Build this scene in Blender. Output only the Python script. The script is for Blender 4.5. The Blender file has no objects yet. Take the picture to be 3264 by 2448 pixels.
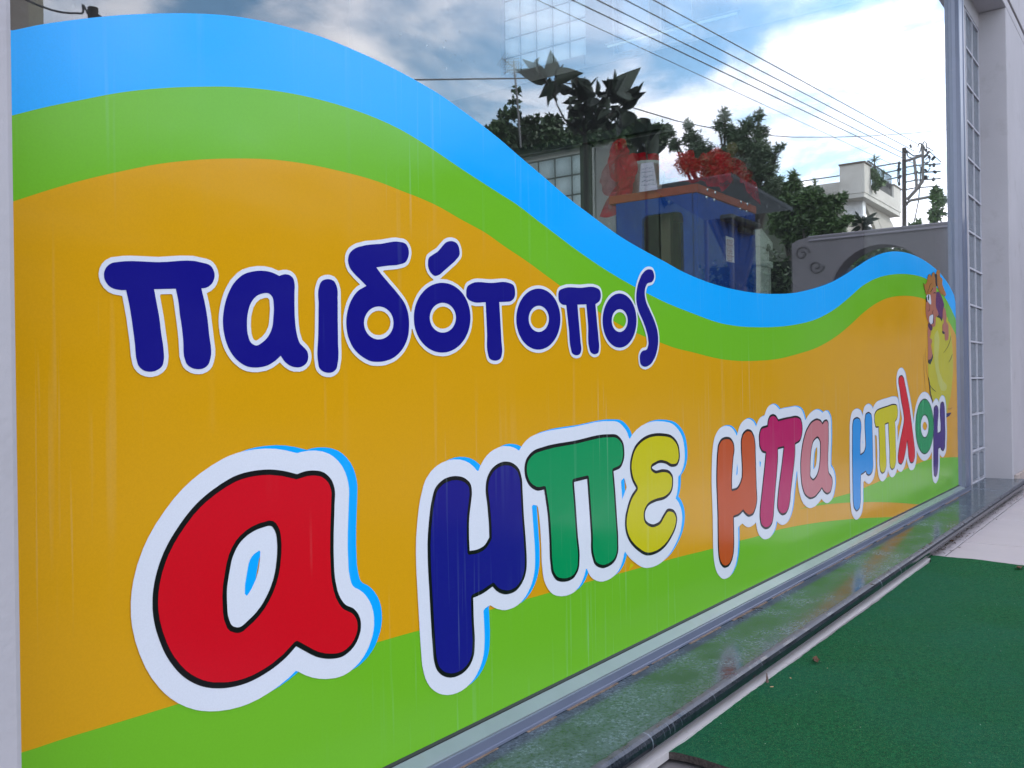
import bpy, bmesh, math, random
import numpy as np
from mathutils import Vector, Matrix, noise
from mathutils.geometry import tessellate_polygon
random.seed(7)
rnd = random.Random(11)
R = math.radians
sc = bpy.context.scene
COL = sc.collection

# ------------------------------------------------------------------ camera (calibrated from the straight edges of the shop front)
F_PX, YAW, PITCH, ROLL = 2958.262, R(35.9183517), R(0.0336), R(-0.87826)
CAM = Vector((0.0, -0.945, 0.64))           # glass plane is y = 0, pavement is z = 0
fw = Vector((math.cos(YAW) * math.cos(PITCH), math.sin(YAW) * math.cos(PITCH), math.sin(PITCH)))
r0 = Vector((math.sin(YAW), -math.cos(YAW), 0)); u0 = r0.cross(fw)
AX = math.cos(ROLL) * r0 + math.sin(ROLL) * u0
UP = -math.sin(ROLL) * r0 + math.cos(ROLL) * u0
cam_d = bpy.data.cameras.new('camera'); cam = bpy.data.objects.new('camera', cam_d); COL.objects.link(cam)
cam.matrix_world = Matrix(((AX.x, UP.x, -fw.x, CAM.x), (AX.y, UP.y, -fw.y, CAM.y), (AX.z, UP.z, -fw.z, CAM.z), (0, 0, 0, 1)))
cam_d.sensor_fit = 'HORIZONTAL'; cam_d.sensor_width = 36.0; cam_d.lens = F_PX / 3264 * 36
cam_d.clip_start = 0.02; cam_d.clip_end = 2000
sc.camera = cam

# ------------------------------------------------------------------ world: Nishita sky with broken cloud
SUN_EL, SUN_AZ = R(34), R(60)               # sun stands behind the building, azimuth from +x towards +y
w = bpy.data.worlds.new('World'); sc.world = w; w.use_nodes = True
nt = w.node_tree; nt.nodes.clear(); N = nt.nodes.new; L = nt.links.new
def M_(op, a, b=None, c=None, tree=None):
    t = tree or nt
    n = t.nodes.new('ShaderNodeMath'); n.operation = op
    for i, v in enumerate((a, b, c)):
        if v is None: continue
        if isinstance(v, (int, float)): n.inputs[i].default_value = v
        else: t.links.new(v, n.inputs[i])
    return n.outputs[0]
sky = N('ShaderNodeTexSky'); sky.sky_type = 'NISHITA'; sky.sun_disc = False
sky.sun_elevation = SUN_EL; sky.sun_rotation = R(90) - SUN_AZ; sky.air_density = 1.3; sky.dust_density = 1.2; sky.altitude = 50
tc = N('ShaderNodeTexCoord'); sx = N('ShaderNodeSeparateXYZ'); L(tc.outputs['Generated'], sx.inputs[0])
zz = M_('ADD', M_('MAXIMUM', sx.outputs[2], 0.0), 0.16)
cb = N('ShaderNodeCombineXYZ'); L(M_('DIVIDE', sx.outputs[0], zz), cb.inputs[0]); L(M_('DIVIDE', sx.outputs[1], zz), cb.inputs[1]); cb.inputs[2].default_value = 5.3
n1 = N('ShaderNodeTexNoise'); n1.inputs['Scale'].default_value = 1.7; n1.inputs['Detail'].default_value = 8; n1.inputs['Roughness'].default_value = 0.56; n1.inputs['Distortion'].default_value = 0.35
L(cb.outputs[0], n1.inputs['Vector'])
n2 = N('ShaderNodeTexNoise'); n2.inputs['Scale'].default_value = 2.3; n2.inputs['Detail'].default_value = 7; n2.inputs['Roughness'].default_value = 0.6
L(cb.outputs[0], n2.inputs['Vector'])
cr = N('ShaderNodeMapRange'); cr.interpolation_type = 'SMOOTHSTEP'; cr.inputs[1].default_value = 0.38; cr.inputs[2].default_value = 0.60
L(n1.outputs[0], cr.inputs[0])
# haze whitens the sky towards the horizon
hz = N('ShaderNodeMapRange'); hz.inputs[1].default_value = 0.0; hz.inputs[2].default_value = 0.30; hz.inputs[3].default_value = 0.6; hz.inputs[4].default_value = 0.0
L(sx.outputs[2], hz.inputs[0])
cmask = M_('MAXIMUM', cr.outputs[0], hz.outputs[0])
shade = N('ShaderNodeMapRange'); shade.inputs[1].default_value = 0.35; shade.inputs[2].default_value = 0.68
L(n2.outputs[0], shade.inputs[0])
cc = N('ShaderNodeMix'); cc.data_type = 'RGBA'; cc.inputs[6].default_value = (18.5, 19.0, 22.5, 1); cc.inputs[7].default_value = (26.5, 25.0, 26.0, 1)
L(shade.outputs[0], cc.inputs[0])
sb = N('ShaderNodeVectorMath'); sb.operation = 'MULTIPLY'; sb.inputs[1].default_value = (2.4, 2.95, 3.4); L(sky.outputs[0], sb.inputs[0])
mx = N('ShaderNodeMix'); mx.data_type = 'RGBA'; L(cmask, mx.inputs[0]); L(sb.outputs[0], mx.inputs[6]); L(cc.outputs[2], mx.inputs[7])
bg = N('ShaderNodeBackground'); bg.inputs[1].default_value = 0.1; L(mx.outputs[2], bg.inputs[0])
wo = N('ShaderNodeOutputWorld'); L(bg.outputs[0], wo.inputs[0])

sd = bpy.data.lights.new('sun', 'SUN'); sd.energy = 1.2; sd.angle = R(12); sd.color = (1, 0.93, 0.82)
sun = bpy.data.objects.new('sun', sd); COL.objects.link(sun)
sdir = Vector((math.cos(SUN_EL) * math.cos(SUN_AZ), math.cos(SUN_EL) * math.sin(SUN_AZ), math.sin(SUN_EL)))
sun.rotation_euler = sdir.to_track_quat('Z', 'Y').to_euler()
vs = sc.view_settings; vs.view_transform = 'Standard'; vs.look = 'None'; vs.exposure = 0.36; vs.gamma = 1.0; vs.use_curve_mapping = False
cy = sc.cycles; cy.use_denoising = True; cy.max_bounces = 10; cy.transparent_max_bounces = 16; cy.glossy_bounces = 5; cy.diffuse_bounces = 4; cy.sample_clamp_indirect = 6

# ------------------------------------------------------------------ measuring helpers: photo pixel -> point of the place
def ray(px, py): return AX * (px - 1632) - UP * (py - 1224) + fw * F_PX
def on_y(px, py, y):      # point on the plane y (0 = glass)
    r = ray(px, py); return CAM + r * ((y - CAM.y) / r.y)
def on_x(px, py, x): r = ray(px, py); return CAM + r * (x / r.x)
def on_z(px, py, z): r = ray(px, py); return CAM + r * ((z - CAM.z) / r.z)
def mir(v): return Vector((v.x, -v.y, v.z))
def my(px, py, d): return mir(on_y(px, py, d))      # real point d metres in front of the glass that the glass mirrors there
def mxx(px, py, x): return mir(on_x(px, py, x))

# ------------------------------------------------------------------ object helpers
def link(o, parent=None):
    COL.objects.link(o)
    if parent is not None: o.parent = parent
    return o
def empty(name, loc=(0, 0, 0), label=None, cat=None, group=None, kind=None):
    o = bpy.data.objects.new(name, None); o.location = loc; link(o); tag(o, label, cat, group, kind); o.empty_display_size = 0.1
    return o
def tag(o, label=None, cat=None, group=None, kind=None):
    for k, v in (('label', label), ('category', cat), ('group', group), ('kind', kind)):
        if v: o[k] = v
    return o
class MB:
    def __init__(s): s.v = []; s.f = []; s.mi = []
    def add(s, vs, fs, mi=0):
        b = len(s.v); s.v += [tuple(v) for v in vs]; s.f += [tuple(b + i for i in f) for f in fs]; s.mi += [mi] * len(fs); return s
    def box(s, x0, x1, y0, y1, z0, z1, mi=0):
        v = [(x, y, z) for z in (z0, z1) for y in (y0, y1) for x in (x0, x1)]
        return s.add(v, [(0, 2, 3, 1), (4, 5, 7, 6), (0, 1, 5, 4), (2, 6, 7, 3), (0, 4, 6, 2), (1, 3, 7, 5)], mi)
    def quad(s, a, b, c, d, mi=0): return s.add([a, b, c, d], [(0, 1, 2, 3)], mi)
    def tube(s, pts, rad, seg=6, mi=0, cap=True):
        pts = [Vector(p) for p in pts]; n = len(pts); rr = rad if isinstance(rad, (list, tuple)) else [rad] * n
        base = len(s.v)
        for i, p in enumerate(pts):
            d = (pts[min(i + 1, n - 1)] - pts[max(i - 1, 0)]).normalized()
            a = d.cross(Vector((0, 0, 1)) if abs(d.z) < 0.9 else Vector((1, 0, 0))).normalized(); b = d.cross(a)
            for k in range(seg):
                t = 2 * math.pi * k / seg; s.v.append(tuple(p + (a * math.cos(t) + b * math.sin(t)) * rr[i]))
        for i in range(n - 1):
            for k in range(seg):
                k2 = (k + 1) % seg
                s.f.append((base + i * seg + k, base + i * seg + k2, base + (i + 1) * seg + k2, base + (i + 1) * seg + k)); s.mi.append(mi)
        if cap:
            s.f.append(tuple(base + k for k in range(seg))[::-1]); s.mi.append(mi)
            s.f.append(tuple(base + (n - 1) * seg + k for k in range(seg))); s.mi.append(mi)
        return s
    def lathe(s, prof, c=(0, 0, 0), seg=20, mi=0):
        base = len(s.v); n = len(prof)
        for r_, z in prof:
            for k in range(seg):
                t = 2 * math.pi * k / seg; s.v.append((c[0] + r_ * math.cos(t), c[1] + r_ * math.sin(t), c[2] + z))
        for i in range(n - 1):
            for k in range(seg):
                k2 = (k + 1) % seg
                s.f.append((base + i * seg + k, base + i * seg + k2, base + (i + 1) * seg + k2, base + (i + 1) * seg + k)); s.mi.append(mi)
        return s
    def extrude(s, prof, x0, x1, mi=0):     # closed (y, z) profile along x
        n = len(prof); v = [(x0, a, b) for a, b in prof] + [(x1, a, b) for a, b in prof]
        f = [(i, (i + 1) % n, n + (i + 1) % n, n + i) for i in range(n)] + [tuple(range(n))[::-1], tuple(range(n, 2 * n))]
        return s.add(v, f, mi)
    def build(s, name, mats, parent=None, smooth=False, bevel=0, bseg=2):
        me = bpy.data.meshes.new(name); me.from_pydata(s.v, [], s.f)
        for m in (mats if isinstance(mats, (list, tuple)) else [mats]): me.materials.append(m)
        for p, i in zip(me.polygons, s.mi): p.material_index = i; p.use_smooth = smooth
        me.update()
        bm = bmesh.new(); bm.from_mesh(me); bmesh.ops.recalc_face_normals(bm, faces=bm.faces)
        if bevel: bmesh.ops.bevel(bm, geom=bm.edges[:], offset=bevel, segments=bseg, profile=0.5, affect='EDGES', clamp_overlap=True)
        bm.to_mesh(me); bm.free()
        o = bpy.data.objects.new(name, me); return link(o, parent)
def dup(o, parent=None):
    c = o.copy(); link(c, parent); return c

# ------------------------------------------------------------------ materials
MATS = {}
def new_mat(name):
    m = bpy.data.materials.new(name); m.use_nodes = True; t = m.node_tree
    p = t.nodes['Principled BSDF']; return m, t, p
def tnode(t, ty, **kw):
    n = t.nodes.new(ty)
    for k, v in kw.items(): setattr(n, k, v)
    return n
def tex_noise(t, scale, detail=4, rough=0.55, vec=None, stretch=None):
    co = tnode(t, 'ShaderNodeTexCoord').outputs['Object'] if vec is None else vec
    if stretch:
        mp = tnode(t, 'ShaderNodeMapping'); mp.inputs['Scale'].default_value = stretch; t.links.new(co, mp.inputs[0]); co = mp.outputs[0]
    n = tnode(t, 'ShaderNodeTexNoise'); n.inputs['Scale'].default_value = scale; n.inputs['Detail'].default_value = detail; n.inputs['Roughness'].default_value = rough
    t.links.new(co, n.inputs['Vector']); return n.outputs[0]
def maprange(t, v, a, b, c=0.0, d=1.0):
    n = tnode(t, 'ShaderNodeMapRange'); t.links.new(v, n.inputs[0])
    for i, x in enumerate((a, b, c, d)): n.inputs[i + 1].default_value = x
    return n.outputs[0]
def mixc(t, f, a, b):
    n = tnode(t, 'ShaderNodeMix', data_type='RGBA')
    if isinstance(f, (int, float)): n.inputs[0].default_value = f
    else: t.links.new(f, n.inputs[0])
    for i, v in ((6, a), (7, b)):
        if isinstance(v, tuple): n.inputs[i].default_value = (*v, 1)
        else: t.links.new(v, n.inputs[i])
    return n.outputs[2]
def bump(t, h, p, strength=0.3, dist=0.002):
    b = tnode(t, 'ShaderNodeBump'); b.inputs['Strength'].default_value = strength; b.inputs['Distance'].default_value = dist
    t.links.new(h, b.inputs['Height']); t.links.new(b.outputs[0], p.inputs['Normal'])
def mat(name, rgb, rough=0.6, var=0.12, vs=6.0, bmp=0.0, bs=80.0, metal=0.0, spec=0.5, rvar=0.0, stretch=None, dirt=None, bd=0.002):
    if name in MATS: return MATS[name]
    m, t, p = new_mat(name)
    n = tex_noise(t, vs, 5, 0.6, stretch=stretch)
    c = mixc(t, maprange(t, n, 0.3, 0.7), tuple(x * (1 - var) for x in rgb), tuple(min(1, x * (1 + var)) for x in rgb))
    if dirt:
        dn = tex_noise(t, dirt[1], 6, 0.65); c = mixc(t, maprange(t, dn, dirt[2], dirt[3], 0, dirt[4]), c, dirt[0])
    t.links.new(c, p.inputs['Base Color']); p.inputs['Roughness'].default_value = rough; p.inputs['Metallic'].default_value = metal
    p.inputs['Specular IOR Level'].default_value = spec
    if rvar: t.links.new(maprange(t, tex_noise(t, vs * 2.3, 4), 0.3, 0.7, max(0.02, rough - rvar), rough + rvar), p.inputs['Roughness'])
    if bmp: bump(t, tex_noise(t, bs, 4), p, bmp, bd)
    MATS[name] = m; return m

# printed self-adhesive film: glossy, with faint dried rain runs and wipe marks
def film(name, rgb):
    if name in MATS: return MATS[name]
    rgb = tuple(x * 0.86 for x in rgb)
    m, t, p = new_mat(name)
    run1 = tex_noise(t, 1.0, 3, 0.5, stretch=(38, 1, 1.1)); run2 = tex_noise(t, 1.0, 2, 0.5, stretch=(110, 1, 2.6))
    patch = tex_noise(t, 2.2, 3, 0.5)
    r = M_('MULTIPLY', maprange(t, run1, 0.60, 0.74), maprange(t, patch, 0.42, 0.62), tree=t)
    r2 = M_('MULTIPLY', maprange(t, run2, 0.62, 0.75), maprange(t, patch, 0.46, 0.6), tree=t)
    s = M_('MULTIPLY', M_('MAXIMUM', r, r2, tree=t), 0.17, tree=t)
    grain = maprange(t, tex_noise(t, 520, 2), 0.3, 0.7, -0.03, 0.03)
    c = mixc(t, s, rgb, (0.42, 0.62, 0.55))
    hs = tnode(t, 'ShaderNodeHueSaturation'); t.links.new(c, hs.inputs['Color']); t.links.new(M_('ADD', grain, 1.0, tree=t), hs.inputs['Value'])
    t.links.new(hs.outputs[0], p.inputs['Base Color'])
    smear = tex_noise(t, 3.5, 4, 0.6, stretch=(1, 1, 2.5))
    t.links.new(maprange(t, smear, 0.35, 0.7, 0.13, 0.26), p.inputs['Roughness'])
    p.inputs['IOR'].default_value = 1.5
    bump(t, M_('ADD', tex_noise(t, 1.6, 2), M_('MULTIPLY', tex_noise(t, 7, 3), 0.12, tree=t), tree=t), p, 0.3, 0.01)
    MATS[name] = m; return m

plaster = mat('white_plaster', (0.425, 0.405, 0.42), 0.85, 0.06, 2.2, 0.22, 120, dirt=((0.24, 0.21, 0.20), 6, 0.56, 0.8, 0.45), bd=0.003)
plaster_in = mat('interior_plaster', (0.5, 0.5, 0.5), 0.8, 0.05, 2)
dark_in = mat('interior_dark_paint', (0.05, 0.05, 0.055), 0.7, 0.1, 2)
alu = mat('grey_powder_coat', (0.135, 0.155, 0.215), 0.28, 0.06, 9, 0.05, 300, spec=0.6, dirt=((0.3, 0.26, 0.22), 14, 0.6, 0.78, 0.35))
alu_top = mat('grey_powder_coat_lit_ledge', (0.24, 0.28, 0.29), 0.14, 0.06, 9, spec=0.7, dirt=((0.25, 0.2, 0.15), 20, 0.6, 0.75, 0.4))  # lighter, greener frame coat: the film's reflection is put into its colour
gasket = mat('black_gasket', (0.02, 0.022, 0.022), 0.5)
mortar = mat('white_mortar', (0.46, 0.46, 0.50), 0.85, 0.08, 30, 0.3, 200)

def granite_mat():
    m, t, p = new_mat('polished_green_granite')
    sp = tex_noise(t, 240, 3, 0.7); sp2 = tex_noise(t, 90, 4, 0.6)
    base = mixc(t, maprange(t, sp, 0.4, 0.62), (0.008, 0.016, 0.018), (0.035, 0.052, 0.052))
    dust = tex_noise(t, 9, 7, 0.7, stretch=(0.8, 1.0, 1)); dust2 = tex_noise(t, 130, 4, 0.75)
    dm = M_('MULTIPLY', maprange(t, dust, 0.40, 0.62), maprange(t, dust2, 0.36, 0.6), tree=t)
    c = mixc(t, M_('ADD', M_('MULTIPLY', dm, 0.38, tree=t), 0.06, tree=t), base, (0.24, 0.31, 0.40))
    t.links.new(c, p.inputs['Base Color'])
    t.links.new(maprange(t, M_('ADD', M_('MULTIPLY', dm, 0.5, tree=t), M_('MULTIPLY', sp2, 0.3, tree=t), tree=t), 0.1, 0.8, 0.08, 0.40), p.inputs['Roughness'])
    p.inputs['IOR'].default_value = 1.42
    bump(t, sp2, p, 0.06, 0.002)
    return m
granite = granite_mat()
def glass_mat(name='window_glass', double=True, tint=(0.93, 0.97, 0.95)):
    m = bpy.data.materials.new(name); m.use_nodes = True; t = m.node_tree; t.nodes.clear()
    g = tnode(t, 'ShaderNodeNewGeometry'); io = M_('SUBTRACT', 1.52, M_('MULTIPLY', g.outputs['Backfacing'], 1.52 - 1 / 1.52, tree=t), tree=t)
    fr = tnode(t, 'ShaderNodeFresnel'); t.links.new(io, fr.inputs['IOR'])
    f = fr.outputs[0]
    if double: f = M_('DIVIDE', M_('MULTIPLY', f, 2.7, tree=t), M_('ADD', M_('MULTIPLY', f, 1.7, tree=t), 1.0, tree=t), tree=t)
    gl = tnode(t, 'ShaderNodeBsdfGlossy'); gl.inputs['Roughness'].default_value = 0.0; gl.inputs['Color'].default_value = (1, 1, 1, 1)
    tr = tnode(t, 'ShaderNodeBsdfTransparent'); tr.inputs['Color'].default_value = (*tint, 1)
    mxs = tnode(t, 'ShaderNodeMixShader'); t.links.new(f, mxs.inputs[0]); t.links.new(tr.outputs[0], mxs.inputs[1]); t.links.new(gl.outputs[0], mxs.inputs[2])
    # a little dried dust on the pane
    df = tnode(t, 'ShaderNodeBsdfDiffuse'); df.inputs['Color'].default_value = (0.7, 0.7, 0.7, 1)
    d1 = tex_noise(t, 60, 2, 0.5); d2 = tex_noise(t, 4, 3, 0.5); st = tex_noise(t, 1, 3, 0.5, stretch=(60, 1, 2))
    dm = M_('MULTIPLY', maprange(t, d1, 0.70, 0.76, 0, 0.35), maprange(t, d2, 0.45, 0.6), tree=t)
    dm = M_('ADD', M_('MAXIMUM', dm, maprange(t, st, 0.70, 0.82, 0, 0.02), tree=t), 0.001, tree=t)
    m2 = tnode(t, 'ShaderNodeMixShader'); t.links.new(dm, m2.inputs[0]); t.links.new(mxs.outputs[0], m2.inputs[1]); t.links.new(df.outputs[0], m2.inputs[2])
    o = tnode(t, 'ShaderNodeOutputMaterial'); t.links.new(m2.outputs[0], o.inputs[0]); return m
glass = glass_mat()
def block_mat(name, rgb, trans):
    m = bpy.data.materials.new(name); m.use_nodes = True; t = m.node_tree; p = t.nodes['Principled BSDF']
    wv = tex_noise(t, 28, 3, 0.6)
    c = mixc(t, maprange(t, wv, 0.3, 0.7), tuple(x * 0.8 for x in rgb), tuple(x * 1.2 for x in rgb)); t.links.new(c, p.inputs['Base Color'])
    p.inputs['Roughness'].default_value = 0.08; bump(t, tex_noise(t, 34, 3, 0.6, stretch=(1, 1, 0.45)), p, 0.55, 0.012)
    tl = tnode(t, 'ShaderNodeBsdfTranslucent'); tl.inputs['Color'].default_value = (0.80, 0.88, 0.92, 1)
    ms = tnode(t, 'ShaderNodeMixShader'); ms.inputs[0].default_value = trans
    t.links.new(p.outputs[0], ms.inputs[1]); t.links.new(tl.outputs[0], ms.inputs[2]); t.links.new(ms.outputs[0], t.nodes['Material Output'].inputs[0]); return m
block_out = block_mat('glass_block_outside', (0.17, 0.20, 0.235), 0.12)
block_in = block_mat('glass_block_backlit', (0.30, 0.31, 0.33), 0.62)

# ------------------------------------------------------------------ the setting: ground
gm = mat('ground_concrete', (0.30, 0.29, 0.27), 0.9, 0.15, 1.5, 0.2, 40)
b = MB(); b.box(-250, 300, -300, 250, -0.6, -0.03); tag(b.build('ground', gm), kind='structure')
asphalt = mat('asphalt', (0.055, 0.055, 0.058), 0.9, 0.2, 3, 0.4, 120)
b = MB(); b.box(-120, 200, -7.2, -3.4, -0.03, -0.02); tag(b.build('road', asphalt), kind='structure')
kerbm = mat('kerb_stone', (0.36, 0.35, 0.33), 0.85, 0.1, 5, 0.2, 60)
b = MB(); b.box(-120, 200, -3.4, -3.25, -0.03, 0.0); b.box(-120, 200, -7.35, -7.2, -0.03, 0.09); tag(b.build('kerb', kerbm), kind='structure')
grout = mat('tile_grout', (0.13, 0.12, 0.12), 0.9, 0.1, 30)
b = MB(); b.box(-6, 14, -3.25, 0.3, -0.03, -0.006); pav = tag(b.build('pavement', grout), kind='structure')
tilem = mat('pale_paving_tile', (0.47, 0.425, 0.43), 0.42, 0.05, 4, 0.08, 90, dirt=((0.36, 0.33, 0.33), 7, 0.55, 0.8, 0.35))
TW, TH = 0.366, 0.366; ty0 = -0.240
tb = MB(); tb.box(0.0028, TW - 0.0028, 0.0028 - TH, -0.0028, -0.012, 0.0)
tile0 = tb.build('tile', tilem, pav, bevel=0.0012, bseg=1); first = True
for i in range(-3, 9):
    for j in range(-1, 4):
        o = tile0 if first else dup(tile0, pav); first = False
        o.location = (3.950 + TW * i, ty0 - TH * j, rnd.uniform(-0.0008, 0.0006))

# ------------------------------------------------------------------ shop building shell
shop = empty('shop_building', (2.5, 0.2, 0), 'white rendered shop building with a low wide display window and glass block strip', 'building')
ZL = 2.76                                                 # underside of the lintel
def wall_part(name, box, m=plaster, bevel=0.004):
    return MB().box(*[box[0] - 2.5, box[1] - 2.5, box[2] - 0.2, box[3] - 0.2, box[4], box[5]]).build(name, m, shop, bevel=bevel)
wall_part('pillar', (-3.0, 0.392, -0.145, 0.25, 0.0, ZL), bevel=0.006)
pr = wall_part('pillar', (5.985, 12.0, -0.145, 0.25, 0.012, ZL), bevel=0.006)
wall_part('lintel', (-3.0, 12.0, -0.145, 0.25, ZL, ZL + 0.058))
wall_part('drip_groove', (-3.0, 12.0, -0.139, 0.25, ZL + 0.058, ZL + 0.072), mat('rusty_groove', (0.16, 0.11, 0.08), 0.9, 0.3, 20), bevel=0)
wall_part('fascia', (-3.0, 12.0, -0.15, 0.25, ZL + 0.072, 5.6))
wall_part('plaster_strip', (5.36, 5.985, -0.004, 0.10, 2.66, ZL), bevel=0)
wall_part('plaster_reveal', (5.33, 5.578, 0.0, 0.10, 0.0, 2.66), bevel=0)
skirt = mat('beige_base_tile', (0.45, 0.38, 0.34), 0.5, 0.12, 6, dirt=((0.12, 0.09, 0.07), 25, 0.5, 0.7, 0.6))
x = 6.02
while x < 8.0:
    MB().box(x - 2.5, x + 0.325 - 2.5, -0.162 - 0.2, -0.145 - 0.2, 0.0, 0.075).build('base_tile', skirt, shop, bevel=0.002, bseg=1); x += 0.33
# interior shell
XS = 8.0
wall_part('interior_floor', (-3.0, 12.0, 0.25, 9.0, -0.02, 0.03), mat('interior_floor_tile', (0.12, 0.11, 0.1), 0.4, 0.2, 2), bevel=0)
wall_part('inner_threshold', (0.3, 5.985, 0.03, 0.25, -0.02, 0.03), mat('interior_floor_tile', (0.12, 0.11, 0.1)), bevel=0)
wall_part('ceiling', (-3.0, XS, 0.25, 9.0, 5.4, 5.6), mat('interior_ceiling', (0.55, 0.55, 0.55), 0.8), bevel=0)
wall_part('back_wall', (-3.0, 2.5, 7.2, 7.4, 0.03, 1.0), mat('interior_back_paint', (0.16, 0.16, 0.17), 0.8), bevel=0)  # stops low here; the opening above is added to brighten the interior
wall_part('back_wall', (2.5, XS, 7.2, 7.4, 0.03, 5.4), mat('interior_back_paint', (0.16, 0.16, 0.17), 0.8), bevel=0)
wall_part('end_wall', (-3.2, -3.0, 0.0, 9.0, 0.0, 1.7), mat('interior_back_paint', (0.16, 0.16, 0.17), 0.8), bevel=0)  # unseen wall cut low, open above so that daylight lifts the room
wall_part('cross_beam', (1.0, XS - 0.02, 2.05, 2.35, 4.55, 4.9), plaster_in, bevel=0)
# cross wall at x = 8 with its openings (y measured from the glass)
SW = [(0.25, 2.70, 0.03, 5.4), (2.70, 3.045, 0.03, 3.83), (2.70, 3.045, 4.45, 5.4), (3.045, 3.146, 0.03, 5.4), (3.146, 3.555, 0.03, 3.85), (3.146, 3.555, 4.85, 5.4),
      (3.555, 3.872, 0.03, 5.4), (3.872, 3.90, 0.03, 3.84), (3.90, 4.93, 3.02, 3.942), (4.93, 9.0, 0.03, 5.4), (3.90, 4.93, 4.96, 5.4)]
for y0, y1, z0, z1 in SW: wall_part('cross_wall', (XS, XS + 0.2, y0, y1, z0, z1), plaster_in, bevel=0)
b = MB().box(XS - 0.06 - 2.5, XS - 0.001 - 2.5, 0.3 - 0.2, 7.0 - 0.2, 3.10, 3.78); b.build('gallery_slab', dark_in, shop)
MB().box(XS - 0.12 - 2.5, XS - 0.061 - 2.5, 3.0 - 0.2, 5.2 - 0.2, 3.02, 3.10).build('slab_edge', mat('green_steel', (0.03, 0.05, 0.045), 0.5), shop)
MB().box(XS - 0.05 - 2.5, XS - 0.002 - 2.5, 3.80 - 0.2, 3.93 - 0.2, 0.03, 3.02).build('door_post', mat('green_steel', (0.03, 0.05, 0.045), 0.5), shop)
MB().box(XS - 0.05 - 2.5, XS - 0.004 - 2.5, 3.875 - 0.2 - 0.11, 3.90 - 0.2 - 0.11, 0.03, 2.98).build('pipe', mat('white_gloss', (0.75, 0.75, 0.76), 0.3), shop)
MB().box(XS - 0.03 - 2.5, XS - 0.003 - 2.5, 3.545 - 0.2, 3.76 - 0.2, 0.03, 2.98).build('door_leaf', mat('door_white', (0.62, 0.61, 0.64), 0.5, 0.06, 3), shop)
MB().box(XS - 0.03 - 2.5, XS - 0.005 - 2.5, 1.2 - 0.2, 3.53 - 0.2, 0.03, 3.0).build('dark_panel', dark_in, shop)
dim_mat = bpy.data.materials.new('dimming_pane'); dim_mat.use_nodes = True; _t = dim_mat.node_tree; _tr = tnode(_t, 'ShaderNodeBsdfTransparent'); _tr.inputs['Color'].default_value = (0.42, 0.47, 0.52, 1)
_ms = tnode(_t, 'ShaderNodeMixShader'); _ms.inputs[0].default_value = 0.5; _t.links.new(_t.nodes['Principled BSDF'].outputs[0], _ms.inputs[1]); _t.links.new(_tr.outputs[0], _ms.inputs[2]); _t.links.new(_ms.outputs[0], _t.nodes['Material Output'].inputs[0]); _t.nodes['Principled BSDF'].inputs['Base Color'].default_value = (0.6, 0.65, 0.7, 1)
# panes of the gallery openings, their grey tint added to dim the sky behind
for y0, y1, z0, z1 in ((2.70, 3.045, 3.83, 4.45), (3.146, 3.555, 3.85, 4.85)):
    fr_ = MB(); e = 0.02
    fr_.box(XS - 0.01 - 2.5, XS + 0.03 - 2.5, y0 - 0.2, y0 + e - 0.2, z0, z1); fr_.box(XS - 0.01 - 2.5, XS + 0.03 - 2.5, y1 - e - 0.2, y1 - 0.2, z0, z1)
    fr_.box(XS - 0.01 - 2.5, XS + 0.03 - 2.5, y0 + e - 0.2, y1 - e - 0.2, z0, z0 + e); fr_.box(XS - 0.01 - 2.5, XS + 0.03 - 2.5, y0 + e - 0.2, y1 - e - 0.2, z1 - e, z1)
    wf = fr_.build('gallery_window', mat('white_gloss', (0.75, 0.75, 0.76), 0.3), shop)
    pn_ = MB().box(XS + 0.031 - 2.5, XS + 0.037 - 2.5, y0 - 0.2, y1 - 0.2, z0, z1).build('pane', dim_mat, wf); pn_.location = (0, 0, 0)
_la, _lb = on_x(2032, 122, 7.4), on_x(2240, 73, 7.4)
lampt = empty('batten_lamp', (_la + _lb) / 2, 'white strip lamp fixed high inside behind the glass above the potted plants', 'strip lamp')
MB().box(-0.012, 0.012, -0.65, 0.65, 0.018, 0.03).build('housing', mat('white_gloss', (0.75, 0.75, 0.76), 0.3), lampt)
_tm, _tt, _tp = new_mat('lit_tube'); _tp.inputs['Emission Color'].default_value = (0.75, 1.0, 0.95, 1); _tp.inputs['Emission Strength'].default_value = 0.15
MB().tube([(0, -0.62, 0), (0, 0.62, 0)], 0.011, 10).build('lamp_tube', _tm, lampt)

def block_mesh():
    b = MB(); b.box(-0.095, 0.095, -0.04, 0.04, -0.095, 0.095)
    return b
# glass block strip beside the window: two columns, each block its own part
GB = empty('glass_block_panel', (5.7825, 0.0, 0), 'tall narrow panel of clear glass blocks two wide between window frame and pillar', 'glass block panel')
mq = MB(); mq.box(-0.203, 0.201, 0.02, 0.07, 0.056, 2.655)
for k_ in range(14):
    z_ = 2.652 - 0.2015 * k_; mq.box(-0.203, 0.201, -0.0025, 0.0195, max(0.056, z_ - 0.005), max(0.0605, z_ + 0.005))
for xv_ in (-0.2028, -0.00075, 0.1948): mq.box(xv_ - 0.0045, xv_ + 0.0045, -0.0020, 0.0192, 0.056, 2.655)
mq.build('mortar', mortar, GB)
gb0 = None
for r_ in range(13):
    for c_ in range(2):
        if gb0 is None: o = gb0 = block_mesh().build('glass_block', block_out, GB, smooth=False, bevel=0.006, bseg=2)
        else: o = dup(gb0, GB)
        o.location = (-0.1015 + 0.2015 * c_, 0.0445, 2.652 - 0.10 - 0.2015 * r_); o.scale = (1, 1, 0.985)
        if r_ == 12: o.scale = (1, 1, 0.72); o.location.z = 0.14
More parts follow.
